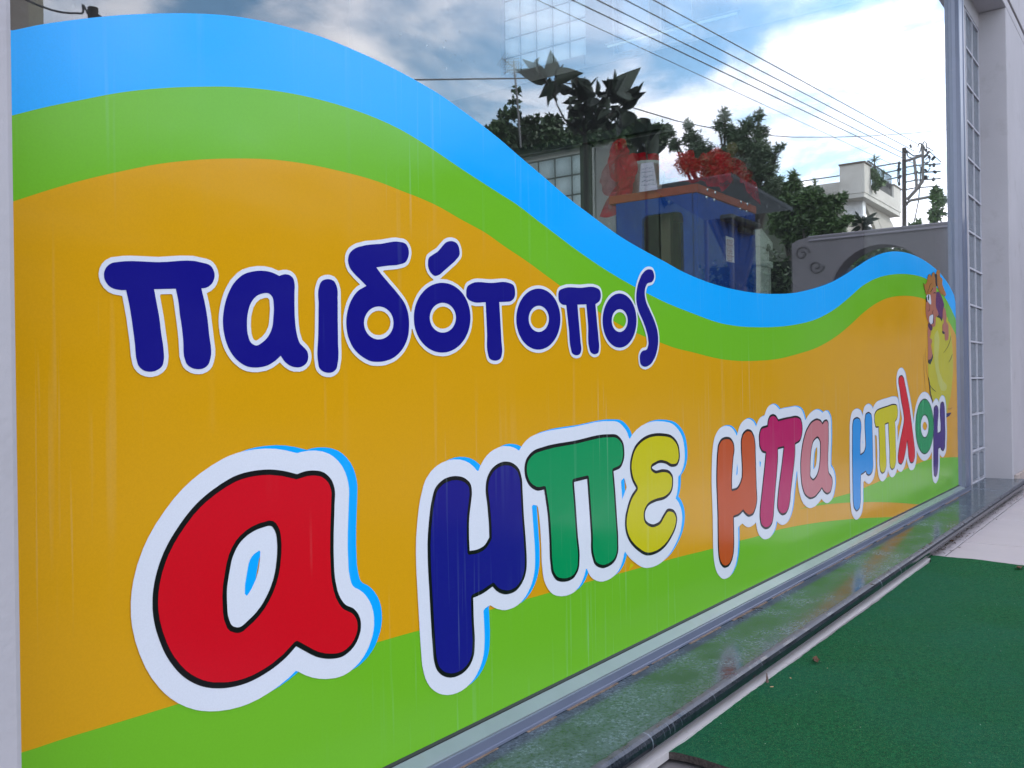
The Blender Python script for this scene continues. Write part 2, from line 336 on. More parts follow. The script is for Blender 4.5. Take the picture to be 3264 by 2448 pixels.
# backlit glass block panels in the cross wall
for nm, z_lo, rows, lab in (('glass_block_window', 3.94, 5, 'high backlit glass block window inside above the dark gallery'), ('glass_block_window', 1.15, 9, 'lower glass block window inside beside the white door')):
    G2 = empty(nm, (XS + 0.1, 4.41, z_lo), lab, 'glass block window')
    q0 = None
    for r_ in range(rows):
        for c_ in range(5):
            if q0 is None:
                q0 = MB().box(-0.04, 0.04, -0.094, 0.094, -0.094, 0.094).build('glass_block', block_in, G2, bevel=0.012, bseg=2); o = q0
            else: o = dup(q0, G2)
            o.location = (0, -0.41 + 0.206 * c_, 0.1 + 0.203 * r_)
    mb = MB()
    for r_ in range(rows + 1): mb.box(-0.03, 0.03, -0.515, 0.515, 0.203 * r_ - 0.0095, 0.203 * r_ + 0.0075)
    for c_ in range(6): mb.box(-0.028, 0.028, -0.513 + 0.2052 * c_ - 0.009, -0.513 + 0.2052 * c_ + 0.009, 0, 0.203 * rows)
    mb.build('mortar', mat('grey_mortar', (0.22, 0.23, 0.24), 0.8), G2)
wall_part('cross_wall', (XS, XS + 0.2, 3.90, 4.93, 0.03, 1.14), plaster_in, bevel=0)

# ------------------------------------------------------------------ shop window
XG0, XG1, ZG0 = 0.36, 5.19, 0.088
win = empty('shop_window', (2.8, 0, 0), 'wide fixed shop window in grey aluminium frame mirroring the cloudy sky and street', 'window')
MB().box(XG0 - 2.8, XG1 + 0.01 - 2.8, 0.0, 0.006, ZG0 - 0.01, ZL + 0.005).build('glass_pane', glass, win)
ox = 2.8
b = MB(); b.extrude([(0.02, 0.056), (0.02, 0.0905), (-0.0015, 0.0905), (-0.0065, 0.0885), (-0.0065, 0.056)], 0.39 - ox, XG1 - ox); b.build('gasket', gasket, win)
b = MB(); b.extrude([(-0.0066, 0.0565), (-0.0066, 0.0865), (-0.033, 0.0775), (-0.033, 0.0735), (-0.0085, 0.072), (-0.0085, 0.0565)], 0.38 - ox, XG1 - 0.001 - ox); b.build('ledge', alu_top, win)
b = MB(); b.extrude([(-0.009, 0.0562), (-0.009, 0.0715), (-0.0335, 0.0730), (-0.036, 0.0765), (-0.0385, 0.0755), (-0.0385, 0.0610), (-0.0415, 0.0600), (-0.0415, 0.0562)], 0.38 - ox, XG1 + 0.12 - ox); b.build('bottom_rail', alu, win)
# right stile: profile in x,y extruded in z
def stile(prof, name, z0, z1, m):
    n = len(prof); v = [(a - ox, c, z0) for a, c in prof] + [(a - ox, c, z1) for a, c in prof]
    f = [(i, (i + 1) % n, n + (i + 1) % n, n + i) for i in range(n)] + [tuple(range(n)), tuple(range(n, 2 * n))[::-1]]
    return MB().add(v, f).build(name, m, win)
stile([(XG1, 0.02), (XG1, -0.001), (XG1 + 0.012, -0.0155), (XG1 + 0.014, -0.033), (XG1 + 0.022, -0.035), (XG1 + 0.10, -0.035), (XG1 + 0.106, -0.039), (XG1 + 0.128, -0.039), (XG1 + 0.132, -0.03), (XG1 + 0.132, 0.02)], 'stile', 0.0775, ZL, alu)
stile([(XG1 + 0.134, 0.02), (XG1 + 0.134, -0.018), (XG1 + 0.17, -0.022), (XG1 + 0.19, -0.012), (XG1 + 0.19, 0.02)], 'sealant_strip', 0.058, ZL, mat('stained_sealant', (0.30, 0.27, 0.30), 0.7, 0.3, 15, stretch=(1, 1, 0.3)))
MB().box(XG0 - ox, XG1 - ox, -0.03, 0.03, ZL - 0.045, ZL - 0.001).build('head_rail', alu, win)

# granite sill slab with a rounded nose
sill = empty('window_sill', (2.8, -0.1, 0), 'polished dark green granite sill slab, dusty, running below the shop window', 'window sill')
prof = [(0.0 + 0.1, 0.0), (0.0 + 0.1, 0.055)]
for k in range(0, 9):
    a = math.pi / 2 + math.pi * k / 8
    prof.append((-0.224 + 0.1 + 0.017 + 0.017 * math.cos(a), 0.0375 + 0.0175 * math.sin(a)))
prof += [(-0.185 + 0.1, 0.0195), (-0.185 + 0.1, 0.0)]
def nose_mat():
    m, t, p = new_mat('granite_nose')  # darker copy of the granite; dark reflections on the upright edge put in colour
    drip = tex_noise(t, 1.0, 3, 0.6, stretch=(75, 0.5, 3.0)); pt = tex_noise(t, 5, 3)
    d = M_('MULTIPLY', maprange(t, drip, 0.60, 0.70), maprange(t, pt, 0.5, 0.62), tree=t)
    sp_ = tex_noise(t, 240, 3, 0.7)
    g_ = tnode(t, 'ShaderNodeNewGeometry'); sz = tnode(t, 'ShaderNodeSeparateXYZ'); t.links.new(g_.outputs['Normal'], sz.inputs[0])
    dust_highlight = M_('MULTIPLY', maprange(t, sz.outputs[2], 0.45, 0.95), maprange(t, tex_noise(t, 30, 4), 0.3, 0.6), tree=t)     # dust and the top-edge highlight, both put into the colour of upward faces
    c = mixc(t, M_('MULTIPLY', dust_highlight, 0.28, tree=t), mixc(t, maprange(t, sp_, 0.4, 0.65), (0.006, 0.009, 0.014), (0.022, 0.028, 0.036)), (0.30, 0.29, 0.33))
    c = mixc(t, M_('MULTIPLY', d, 0.45, tree=t), c, (0.32, 0.38, 0.44)); t.links.new(c, p.inputs['Base Color'])
    t.links.new(M_('ADD', M_('MULTIPLY', M_('MAXIMUM', d, dust_highlight, tree=t), 0.45, tree=t), 0.12, tree=t), p.inputs['Roughness']); return m
nosem = nose_mat()
for (xa, xb) in ((-0.9, 1.0), (1.0015, 2.95), (2.9515, 4.80), (4.8015, 6.02)):
    MB().extrude([(0.103, 0.0), (0.103, 0.055), (-0.1041, 0.055), (-0.1041, 0.0195), (-0.085, 0.0195), (-0.085, 0.0)], xa - ox, xb - ox).build('slab', granite, sill)
    MB().extrude([(-0.1043, 0.055)] + [p_ for p_ in prof[2:11]] + [(-0.1043, 0.0200)], xa - ox, xb - ox).build('rounded_nose', nosem, sill)
grime = mat('brown_grime', (0.20, 0.14, 0.10), 0.95, 0.4, 60)
b = MB(); random.seed(3)
xx = 0.4
while xx < 5.3:
    wd = random.uniform(0.05, 0.3); dp = random.uniform(0.001, 0.006)
    b.box(xx - ox, xx + wd - ox, -0.0416 - dp + 0.1, -0.0412 + 0.1, 0.0545, 0.0562); xx += wd * random.uniform(1.0, 1.5)
b.build('dirt_line', grime, sill)
# pale trim strip lying between the sill and the carpet
trm = mat('worn_white_trim', (0.50, 0.47, 0.46), 0.6, 0.08, 8, dirt=((0.22, 0.15, 0.09), 30, 0.6, 0.75, 0.5))
tr = empty('edging_strip', (2.4, -0.21, 0), 'thin pale edging strip lying between dark sill and green carpet', 'edging strip')
ends = [(0.9, 1.955), (1.957, 3.20), (3.202, 3.46)]
for a_, b_ in ends:
    MB().add([(a_ - 2.4, 0.027, 0.001), (b_ - 2.4, 0.023, 0.001), (b_ - 2.4, -0.012 if b_ > 3.3 else -0.019, 0.001), (a_ - 2.4, -0.019, 0.001), (a_ - 2.4, 0.027, 0.0145), (b_ - 2.4, 0.023, 0.0145), (b_ - 2.4, -0.012 if b_ > 3.3 else -0.019, 0.0145), (a_ - 2.4, -0.019, 0.0145)],
             [(0, 1, 2, 3), (4, 5, 6, 7), (0, 1, 5, 4), (1, 2, 6, 5), (2, 3, 7, 6), (3, 0, 4, 7)]).build('strip_length', trm, tr)

# ------------------------------------------------------------------ green turf carpet
def carpet():
    m, t, p = new_mat('green_needle_felt')
    f = tex_noise(t, 420, 3, 0.8); g = tex_noise(t, 2.2, 4, 0.6); g2 = tex_noise(t, 620, 2, 0.7)
    c = mixc(t, maprange(t, f, 0.34, 0.66), (0.003, 0.050, 0.017), (0.016, 0.21, 0.072))
    mid = tex_noise(t, 95, 4, 0.75); c = mixc(t, maprange(t, mid, 0.36, 0.64), mixc(t, 0.55, c, (0.001, 0.022, 0.012)), c)
    c = mixc(t, maprange(t, g, 0.4, 0.7, 0, 0.35), c, (0.012, 0.12, 0.085))
    c = mixc(t, maprange(t, g2, 0.60, 0.70, 0, 0.75), c, (0.20, 0.36, 0.12))
    t.links.new(c, p.inputs['Base Color']); p.inputs['Roughness'].default_value = 0.95; p.inputs['Specular IOR Level'].default_value = 0.15
    bump(t, M_('ADD', f, M_('MULTIPLY', g2, 0.6, tree=t), tree=t), p, 0.9, 0.004)
    nx, ny = 150, 130
    def edge_y(x): return -0.231 - 0.004 * math.sin(x * 3.1) - 0.0025 * noise.noise(Vector((x * 9, 0, 3))) - (0.018 * max(0, (x - 3.17)) if x < 3.44 else -0.02 * min(1, (x - 3.44) * 20)) * 1.0
    bx = MB(); vv = []; top = 0.011
    for j in range(ny + 1):
        for i in range(nx + 1):
            x0 = 1.425 + 0.006 * math.sin(j * 0.5); x1 = 3.545 - 0.28 * (j / ny) * 1.0
            x = x0 + (x1 - x0) * i / nx; y = edge_y(x) - 2.6 * (j / ny) ** 1.15
            z = top + 0.003 * noise.noise(Vector((x * 2.2, y * 5, 0))) + 0.004 * max(0, noise.noise(Vector((x * 1.2 + 4, y * 7, 1))))
            if i < 6: z += 0.003 * (1 - i / 6) ** 2
            z += rnd.uniform(-0.0007, 0.0007)
            vv.append((x, y, z))
    ff = [(j * (nx + 1) + i, j * (nx + 1) + i + 1, (j + 1) * (nx + 1) + i + 1, (j + 1) * (nx + 1) + i) for j in range(ny) for i in range(nx)]
    bx.add(vv, ff)
    def rim(idx):
        base = [vv[k] for k in idx]; n = len(base)
        bx.add(base + [(a, c_, 0.001) for a, c_, _ in base], [(k, k + 1, n + k + 1, n + k) for k in range(n - 1)], 1)
    rim(list(range(nx + 1))); rim([j * (nx + 1) for j in range(ny + 1)]); rim([j * (nx + 1) + nx for j in range(ny + 1)])
    o = bx.build('carpet', [m, mat('carpet_backing', (0.05, 0.04, 0.035), 0.95, 0.6, 200, 0.8, 300)], smooth=True)
    return tag(o, 'dark green outdoor felt carpet laid on the pavement beside the sill', 'carpet')
carpet()

# ------------------------------------------------------------------ printed film on the window: tools
def catmull(pts, closed=True, sub=6):
    """points (x, y) smooth, (x, y, 1) corner -> dense polyline"""
    n = len(pts); out = []
    rng = range(n) if closed else range(n - 1)
    for i in rng:
        p1, p2 = pts[i], pts[(i + 1) % n]
        p0 = pts[(i - 1) % n] if (closed or i > 0) else p1
        p3 = pts[(i + 2) % n] if (closed or i + 2 < n) else p2
        a = np.array(p1[:2], float); c = np.array(p2[:2], float)
        d = np.hypot(*(c - a)) + 1e-9
        def tan(pm, pc, pn, corner, ref):
            if corner: return (ref)
            u = np.array(pc[:2], float) - np.array(pm[:2], float); v = np.array(pn[:2], float) - np.array(pc[:2], float)
            lu, lv = np.hypot(*u) + 1e-9, np.hypot(*v) + 1e-9
            t_ = (u / lu) * lv + (v / lv) * lu; return t_ / (lu + lv) * d
        m1 = tan(p0, p1, p2, len(p1) > 2, (c - a)); m2 = tan(p1, p2, p3, len(p2) > 2, (c - a))
        for k in range(sub):
            s = k / sub; s2, s3 = s * s, s * s * s
            out.append(tuple((2 * s3 - 3 * s2 + 1) * a + (s3 - 2 * s2 + s) * m1 + (-2 * s3 + 3 * s2) * c + (s3 - s2) * m2))
    if not closed: out.append(tuple(np.array(pts[-1][:2], float)))
    return out
def to_plane(poly, T):
    s, ox_, oy_ = T; out = []
    for u, v in poly:
        q = on_y(ox_ + u / s, oy_ + v / s, 0.0); out.append((q.x, q.z))
    return out
def ell(cx_, cy_, rx, ry, n=28, tilt=0.0):
    return [(cx_ + rx * math.cos(2 * math.pi * k / n) + tilt * math.sin(2 * math.pi * k / n) * rx, cy_ + ry * math.sin(2 * math.pi * k / n)) for k in range(n)]
def sdf(loops, X, Y):
    """signed distance, negative inside (even-odd) of a set of loops"""
    D = np.full(X.shape, 1e9); ins = np.zeros(X.shape, bool)
    for lp in loops:
        P = np.array(lp); Q = np.roll(P, -1, 0)
        for (ax, ay), (bx_, by) in zip(P, Q):
            dx, dy = bx_ - ax, by - ay; l2 = dx * dx + dy * dy + 1e-18
            t_ = np.clip(((X - ax) * dx + (Y - ay) * dy) / l2, 0, 1)
            D = np.minimum(D, (X - ax - t_ * dx) ** 2 + (Y - ay - t_ * dy) ** 2)
            c_ = (ay > Y) != (by > Y)
            if abs(dy) > 1e-15: ins ^= c_ & (X < dx * (Y - ay) / dy + ax)
    D = np.sqrt(D); D[ins] *= -1
    return D
def contours(D, xs, ys, lev):
    V = D - lev; V[np.abs(V) < 1e-9] = 1e-9
    V[0, :] = V[-1, :] = np.maximum(V[0, :], 1e-4); V[:, 0] = V[:, -1] = 1e-4
    S = V < 0; ny, nx = V.shape; segs = {}
    def pe(a, b_):
        (j0, i0), (j1, i1) = a, b_; t_ = V[j0, i0] / (V[j0, i0] - V[j1, i1])
        return (xs[i0] + (xs[i1] - xs[i0]) * t_, ys[j0] + (ys[j1] - ys[j0]) * t_)
    pts = {}
    js, is_ = np.nonzero((S[:-1, :-1] != S[1:, :-1]) | (S[:-1, :-1] != S[:-1, 1:]) | (S[:-1, :-1] != S[1:, 1:]))
    for j, i in zip(js.tolist(), is_.tolist()):
        c_ = [(j, i), (j, i + 1), (j + 1, i + 1), (j + 1, i)]; s_ = [bool(S[q]) for q in c_]
        ent = []; ext = []
        for k in range(4):
            a, b_ = c_[k], c_[(k + 1) % 4]
            if s_[k] != s_[(k + 1) % 4]:
                key = (min(a, b_), max(a, b_)); pts[key] = pe(*key)
                (ext if s_[k] else ent).append(key)
        for a, b_ in zip(ent, ext) if len(ent) == 1 else zip(ent, ext[::-1]): segs.setdefault(a, b_)
    loops = []
    while segs:
        k0, k = next(iter(segs.items())); lp = [k0]; del segs[k0]
        while k != k0 and k in segs:
            lp.append(k); k = segs.pop(k)
        if len(lp) > 6: loops.append([pts[q] for q in lp])
    return loops
def simplify(lp, tol=0.00035):
    P = np.array(lp); n = len(P); keep = np.zeros(n, bool)
    j = int(np.argmax(((P - P[0]) ** 2).sum(1))); keep[0] = keep[j] = True
    st = [(0, j), (j, n)]
    while st:
        a, b_ = st.pop()
        if b_ - a < 2: continue
        A, B = P[a], P[b_ % n]; d = B - A; l_ = np.hypot(*d) + 1e-12
        q = P[a + 1:b_]; dist = np.abs((q[:, 0] - A[0]) * d[1] - (q[:, 1] - A[1]) * d[0]) / l_
        k = int(np.argmax(dist))
        if dist[k] > tol: keep[a + 1 + k] = True; st += [(a, a + 1 + k), (a + 1 + k, b_)]
    return [tuple(P[i]) for i in range(n) if keep[i]]
def area(lp):
    P = np.array(lp); Q = np.roll(P, -1, 0); return 0.5 * (P[:, 0] * Q[:, 1] - Q[:, 0] * P[:, 1]).sum()
def inside(pt, lp):
    x, y = pt; r_ = False; n = len(lp)
    for i in range(n):
        (ax, ay), (bx_, by) = lp[i], lp[(i + 1) % n]
        if (ay > y) != (by > y) and x < (bx_ - ax) * (y - ay) / (by - ay) + ax: r_ = not r_
    return r_
FILM_Y = -0.0006
def flat(name, loops, layer, m, parent):
    """one printed shape: loops in metres on the glass plane, even-odd filled"""
    loops = [l for l in loops if len(l) > 2 and abs(area(l)) > 1e-6]
    depth = [sum(inside(l[0], k) for k in loops if k is not l) for l in loops]
    b = MB(); y = FILM_Y - 0.0003 * layer
    for l, d in zip(loops, depth):
        if d % 2: continue
        hs = [k for k, dk in zip(loops, depth) if dk == d + 1 and inside(k[0], l)]
        outer = l if area(l) > 0 else l[::-1]; hs = [h if area(h) < 0 else h[::-1] for h in hs]
        polys = [[Vector((p[0], p[1], 0)) for p in q] for q in [outer] + hs]
        flatp = [p for q in polys for p in q]
        tri = tessellate_polygon(polys)
        b.add([(p.x - 2.8, y, p.y) for p in flatp], [tuple(t_) for t_ in tri])
    me = bpy.data.meshes.new(name); me.from_pydata(b.v, [], b.f); me.materials.append(m); me.update()
    bm = bmesh.new(); bm.from_mesh(me)
    for f_ in bm.faces:
        if f_.normal.y > 0: f_.normal_flip()
    bm.to_mesh(me); bm.free()
    return link(bpy.data.objects.new(name, me), parent)
def offset_loops(letter_sets, lev, cell=0.004, shift=(0, 0)):
    allp = np.array([p for ls in letter_sets for lp in ls for p in lp]); pad = max(lev, 0) + cell * 4
    xs = np.arange(allp[:, 0].min() - pad, allp[:, 0].max() + pad + cell, cell); ys = np.arange(allp[:, 1].min() - pad, allp[:, 1].max() + pad + cell, cell)
    X, Y = np.meshgrid(xs, ys); D = None
    for ls in letter_sets:
        d = sdf(ls, X, Y); D = d if D is None else np.minimum(D, d)
    return [[(p[0] + shift[0], p[1] + shift[1]) for p in simplify(l)] for l in contours(D, xs, ys, lev)]

sign = empty('window_graphic', (2.8, 0, 0), 'colourful printed film with wavy stripes and cartoon Greek lettering stuck on the shop window', 'window film')
TA, TB, TD, TE, TF, TG = (2.212, 250, 700), (2.212, 1200, 700), (1.4454, 0, 1300), (1.659, 1250, 1250), (2.7652, 2240, 1260), (3.1895, 2680, 1160)
Z1, ZB, ZC, ZH = (1.7283, 1300, 0), (1.58, 0, 0), (1.659, 2300, 800), (5.922, 2900, 850)
C_BLUE, C_GREEN, C_ORANGE, C_GREEN2 = film('film_sky_blue', (0.004, 0.47, 1.1)), film('film_leaf_green', (0.19, 0.56, 0.02)), film('film_amber', (0.80, 0.395, 0.005)), film('film_leaf_green', (0.1, 0.4, 0.02))
C_WHITE, C_NAVY, C_BLACK = film('film_white', (0.84, 0.87, 0.93)), film('film_navy', (0.010, 0.008, 0.24)), film('film_black', (0.006, 0.006, 0.007))
def px_line(*segs):
    out = []
    for T, pts in segs:
        s, a, b_ = T; out += [(a + u / s, b_ + v / s) for u, v in pts]
    return out
blue_top = px_line((ZB, [(60, 154), (80, 150), (200, 125), (350, 103), (460, 90), (600, 77), (800, 68), (1000, 69), (1150, 79), (1300, 102), (1450, 137), (1600, 180), (1800, 260), (2000, 355), (2110, 415)]),
                   (Z1, [(170, 518), (300, 610), (440, 715), (520, 780), (600, 850), (740, 968), (900, 1105), (1000, 1180), (1080, 1240), (1180, 1310), (1300, 1380), (1420, 1445), (1500, 1490), (1600, 1535), (1700, 1570), (1800, 1595)]),
                   (ZC, [(80, 206), (180, 222), (280, 227), (380, 222), (480, 200), (580, 165), (660, 120), (720, 80), (780, 42), (850, 12), (910, 2), (980, 10), (1050, 38), (1120, 85), (1170, 135), (1210, 195), (1240, 258)]))
green_top = px_line((ZB, [(60, 582), (75, 578), (250, 535), (400, 505), (600, 467), (800, 445), (1000, 437), (1150, 437), (1300, 447), (1450, 468), (1600, 500), (1800, 560), (2000, 645)]),
                    (Z1, [(50, 768), (150, 833), (300, 935), (400, 1000), (500, 1064), (600, 1128)]),
                    (TB, [(1125, 0), (1250, 95), (1400, 208), (1600, 345), (1820, 475), (1910, 522), (2050, 590), (2212, 655)]),
                    (ZC, [(0, 383), (100, 399), (200, 403), (300, 400), (400, 387), (500, 360), (600, 305), (680, 240), (740, 187), (820, 143), (900, 124), (960, 121), (1030, 129), (1080, 146), (1130, 185), (1180, 245), (1215, 310), (1248, 385)]))
orange_top = px_line((ZB, [(60, 1016), (73, 1012), (250, 955), (400, 912), (600, 865), (800, 826), (1000, 805), (1200, 799), (1350, 803), (1500, 820), (1700, 860), (1900, 915), (2020, 962)]),
                     (Z1, [(60, 1090), (150, 1130), (300, 1215)]),
                     (TB, [(690, 52), (750, 85), (900, 190), (1050, 290), (1200, 400), (1380, 530), (1565, 650), (1700, 735), (1840, 805), (1985, 862), (2100, 905), (2212, 932)]),
                     (ZC, [(0, 573), (100, 582), (180, 581), (300, 570), (400, 545), (500, 512), (600, 455), (680, 390), (750, 325), (820, 275), (880, 248), (940, 238), (1010, 240), (1070, 254), (1130, 290), (1180, 345), (1215, 400), (1248, 468)]))
grass_top = px_line((TD, [(105, 1584), (125, 1578), (300, 1520), (460, 1472), (600, 1430), (820, 1362), (1300, 1208), (1750, 1075), (1879, 1038)]),
                    (TE, [(290, 1220), (500, 1155), (735, 1086), (820, 1062), (1030, 1003), (1240, 947), (1510, 872), (1690, 827)]),
                    (ZC, [(100, 1530), (180, 1510), (280, 1478), (400, 1453), (520, 1434), (640, 1421), (780, 1411), (905, 1407)]))
XL, XR, ZBOT = 0.30, 5.1895, 0.0905
def band(name, line, layer, m, bottom=None):
    """fill from a wavy line down to the bottom edge of the film"""
    pl = [(on_y(x, y, 0).x, on_y(x, y, 0).z) for x, y in catmull([tuple(p) for p in line], closed=False, sub=4)]
    pl = [p for p in pl if XL < p[0] < XR]
    x1, z1 = pl[-1]; x0, z0 = pl[0]
    loop = [(XL, ZBOT), (XR if bottom is None else x1, ZBOT)] + ([(XR, z1 - (XR - x1) * 1.2)] if bottom is None else []) + pl[::-1] + [(XL, z0)]
    return flat(name, [loop], layer, m, sign)
band('blue_stripe', blue_top, 0, C_BLUE); band('green_stripe', green_top, 1, C_GREEN); band('amber_field', orange_top, 2, C_ORANGE)
band('grass_stripe', grass_top, 3, C_GREEN, bottom=1)
far_green = [(405, 1365, 1), (500, 1338), (600, 1302), (680, 1280), (800, 1232), (950, 1162), (1110, 1100), (1180, 1092), (1250, 1090, 1), (1252, 1262, 1), (1150, 1310, 1), (1040, 1340, 1), (900, 1330), (750, 1328), (600, 1335), (500, 1347)]
pl = to_plane(catmull(far_green), ZC)
# the far green lens ends on the film edge
pl = [(min(p[0], XR), max(p[1], ZBOT)) for p in pl]
flat('grass_stripe', [pl], 3, C_GREEN, sign)

def letter(name, loops, layer, body_m, fill_m, border, cell=0.0025, label=None):
    """loops in metres; border > 0: dark outline with an inset fill"""
    o = flat(name, loops, layer, body_m, sign)
    if border:
        f = offset_loops([loops], -border, cell)
        flat('fill', f, layer + 1, fill_m, o)
    if label: o['label'] = label
    return o
def mk(T, *loops): return [to_plane(catmull(l), T) for l in loops]
# --- first row, navy letters with a thin white rim
pi1 = mk(TA, [(268, 300), (560, 301), (855, 302), (925, 328), (952, 392), (930, 455), (895, 480), (858, 486, 1), (885, 600), (900, 690), (912, 800), (922, 980), (905, 1025), (870, 1050), (835, 1055), (790, 1045), (757, 1020), (742, 985), (730, 850), (718, 740), (708, 680), (695, 570), (678, 488, 1), (525, 492, 1), (545, 600), (560, 680), (575, 800), (592, 920), (594, 985), (580, 1035), (545, 1062), (500, 1073), (450, 1062), (415, 1030), (402, 990), (390, 880), (372, 740), (350, 600), (328, 498, 1), (285, 497), (215, 475), (180, 430), (172, 380), (190, 335), (225, 308)])
al1 = mk(TA, [(1408, 398, 1), (1440, 387), (1475, 390), (1505, 415), (1515, 450), (1515, 520), (1515, 600), (1517, 680), (1525, 770), (1537, 830), (1555, 875), (1580, 900), (1605, 930), (1612, 965), (1600, 1010), (1570, 1035), (1530, 1042), (1490, 1033), (1450, 1005), (1418, 960, 1), (1380, 995), (1320, 1030), (1250, 1043), (1180, 1035), (1110, 990), (1055, 915), (1022, 820), (1010, 720), (1018, 630), (1045, 530), (1095, 440), (1160, 385), (1230, 365), (1300, 362), (1360, 375)],
         [(1330, 520), (1358, 545), (1368, 600), (1366, 690), (1355, 770), (1325, 830), (1290, 865), (1245, 888), (1210, 870), (1190, 825), (1180, 740), (1188, 650), (1210, 585), (1255, 535), (1300, 520)])
io1 = mk(TA, [(1750, 420), (1790, 432), (1814, 475), (1819, 560), (1820, 700), (1822, 850), (1820, 1010), (1808, 1055), (1780, 1077), (1750, 1080), (1712, 1068), (1690, 1045), (1682, 1010), (1683, 800), (1685, 600), (1687, 480), (1707, 435)])
de1 = mk(TB, [(-101, 185), (25, 171), (150, 157), (195, 170), (218, 210), (217, 260), (197, 300), (150, 318), (70, 326), (-9, 338, 1), (25, 385), (80, 450), (140, 520), (190, 590), (215, 660), (222, 740), (210, 840), (170, 920), (110, 975), (40, 1000), (0, 1003), (-41, 1000), (-111, 965), (-171, 905), (-206, 830), (-221, 740), (-211, 640), (-181, 560), (-141, 505), (-79, 468, 1), (-116, 430), (-161, 385), (-196, 340), (-209, 285), (-198, 240), (-161, 205)], ell(8, 729, 104, 116))
acc = mk(TB, [(355, 305), (362, 270), (390, 248), (425, 225), (455, 190), (485, 160), (520, 152), (555, 165), (575, 205), (577, 250), (550, 288), (510, 325), (470, 360), (430, 392), (405, 398), (380, 380), (358, 340)])
om1 = mk(TB, ell(455, 692, 200, 246), ell(460, 692, 92, 105))
ta1 = mk(TB, [(625, 520), (635, 470), (665, 450), (800, 447), (925, 446), (955, 460), (970, 510), (962, 555), (940, 575), (905, 580), (858, 582, 1), (865, 700), (873, 850), (877, 945), (866, 980), (830, 995), (790, 980), (778, 945), (772, 800), (762, 583, 1), (680, 583), (645, 567), (626, 540)])
om2 = mk(TB, ell(1134, 702, 156, 215), ell(1137, 700, 71, 92))
pi2 = mk(TB, [(1275, 545), (1283, 500), (1315, 484), (1430, 481), (1540, 480), (1565, 495), (1575, 530), (1565, 575), (1537, 597, 1), (1548, 720), (1560, 850), (1563, 910), (1555, 940), (1530, 950), (1503, 935), (1492, 900), (1485, 750), (1472, 598, 1), (1410, 600, 1), (1420, 720), (1433, 870), (1437, 920), (1425, 950), (1400, 957), (1375, 945), (1363, 910), (1350, 780), (1330, 603, 1), (1305, 600), (1282, 580)])
om3 = mk(TB, ell(1707, 712, 120, 191), ell(1708, 712, 56, 80))
sig = mk(TB, [(1905, 352), (1935, 355), (1950, 385), (1950, 415), (1935, 440), (1905, 450), (1890, 480), (1885, 520), (1895, 580), (1925, 650), (1955, 720), (1975, 790), (1980, 860), (1970, 930), (1950, 985), (1920, 1025), (1885, 1038), (1860, 1025), (1850, 990), (1853, 950), (1870, 925), (1895, 918), (1908, 890), (1908, 840), (1895, 780), (1870, 710), (1840, 640), (1825, 570), (1828, 500), (1845, 430), (1870, 380)])
row1 = [pi1, al1, io1, de1, acc, om1, ta1, om2, pi2, om3, sig]
flat('white_rim', offset_loops(row1, 0.0060, 0.0019), 5, C_WHITE, sign)
for nm, l in zip(('letter_pi', 'letter_alpha', 'letter_iota', 'letter_delta', 'accent_mark', 'letter_omicron', 'letter_tau', 'letter_omicron', 'letter_pi', 'letter_omicron', 'letter_sigma'), row1):
    letter(nm, l, 6, C_NAVY, None, 0)
# --- second row, multicoloured letters
aR = mk(TD, [(1362, 305, 1), (1400, 292), (1440, 288), (1485, 297), (1520, 330), (1535, 370), (1535, 450), (1531, 600), (1532, 700), (1540, 800), (1560, 870), (1585, 905), (1625, 925), (1650, 960), (1657, 1005), (1645, 1060), (1615, 1110), (1570, 1145), (1510, 1155), (1450, 1145), (1400, 1120), (1358, 1097, 1), (1310, 1150), (1220, 1220), (1120, 1270), (1020, 1290), (930, 1283), (850, 1245), (775, 1165), (725, 1060), (700, 960), (697, 870), (715, 760), (755, 650), (820, 540), (900, 440), (990, 365), (1090, 308), (1180, 287), (1250, 284), (1310, 292)],
        [(1245, 545), (1262, 570), (1270, 620), (1268, 700), (1255, 780), (1230, 850), (1190, 920), (1140, 975), (1090, 1010), (1065, 1003), (1048, 970), (1040, 900), (1040, 830), (1050, 760), (1068, 680), (1100, 620), (1150, 575), (1200, 552)])
m1 = mk(TE, [(325, 443), (270, 458), (225, 500), (203, 570), (190, 660), (181, 780), (182, 900), (190, 1050), (198, 1200), (208, 1350), (215, 1420), (235, 1475), (265, 1500), (300, 1508), (350, 1495), (400, 1450), (425, 1390), (430, 1330), (425, 1200), (422, 1087, 1), (470, 1065), (525, 1027, 1), (545, 1050), (590, 1068), (640, 1055), (685, 1000), (703, 940), (705, 880), (700, 780), (690, 650), (683, 520), (678, 450), (660, 400), (625, 372), (585, 367), (535, 390), (500, 440), (488, 500), (497, 600), (505, 700), (507, 768, 1), (480, 810), (440, 832), (403, 838, 1), (400, 760), (402, 650), (412, 570), (415, 530), (405, 480), (375, 453)])
p1 = mk(TE, [(693, 410), (705, 350), (740, 310), (790, 290), (960, 256), (1140, 222), (1180, 225), (1210, 255), (1222, 310), (1218, 360), (1200, 400), (1165, 418, 1), (1172, 500), (1182, 650), (1190, 790), (1188, 850), (1170, 895), (1140, 920), (1105, 930), (1070, 915), (1052, 870), (1045, 750), (1035, 600), (1025, 458, 1), (955, 475, 1), (965, 600), (975, 750), (985, 880), (978, 940), (950, 985), (905, 1002), (865, 995), (840, 960), (830, 900), (825, 780), (815, 640), (797, 515, 1), (760, 520), (725, 500), (700, 455)])
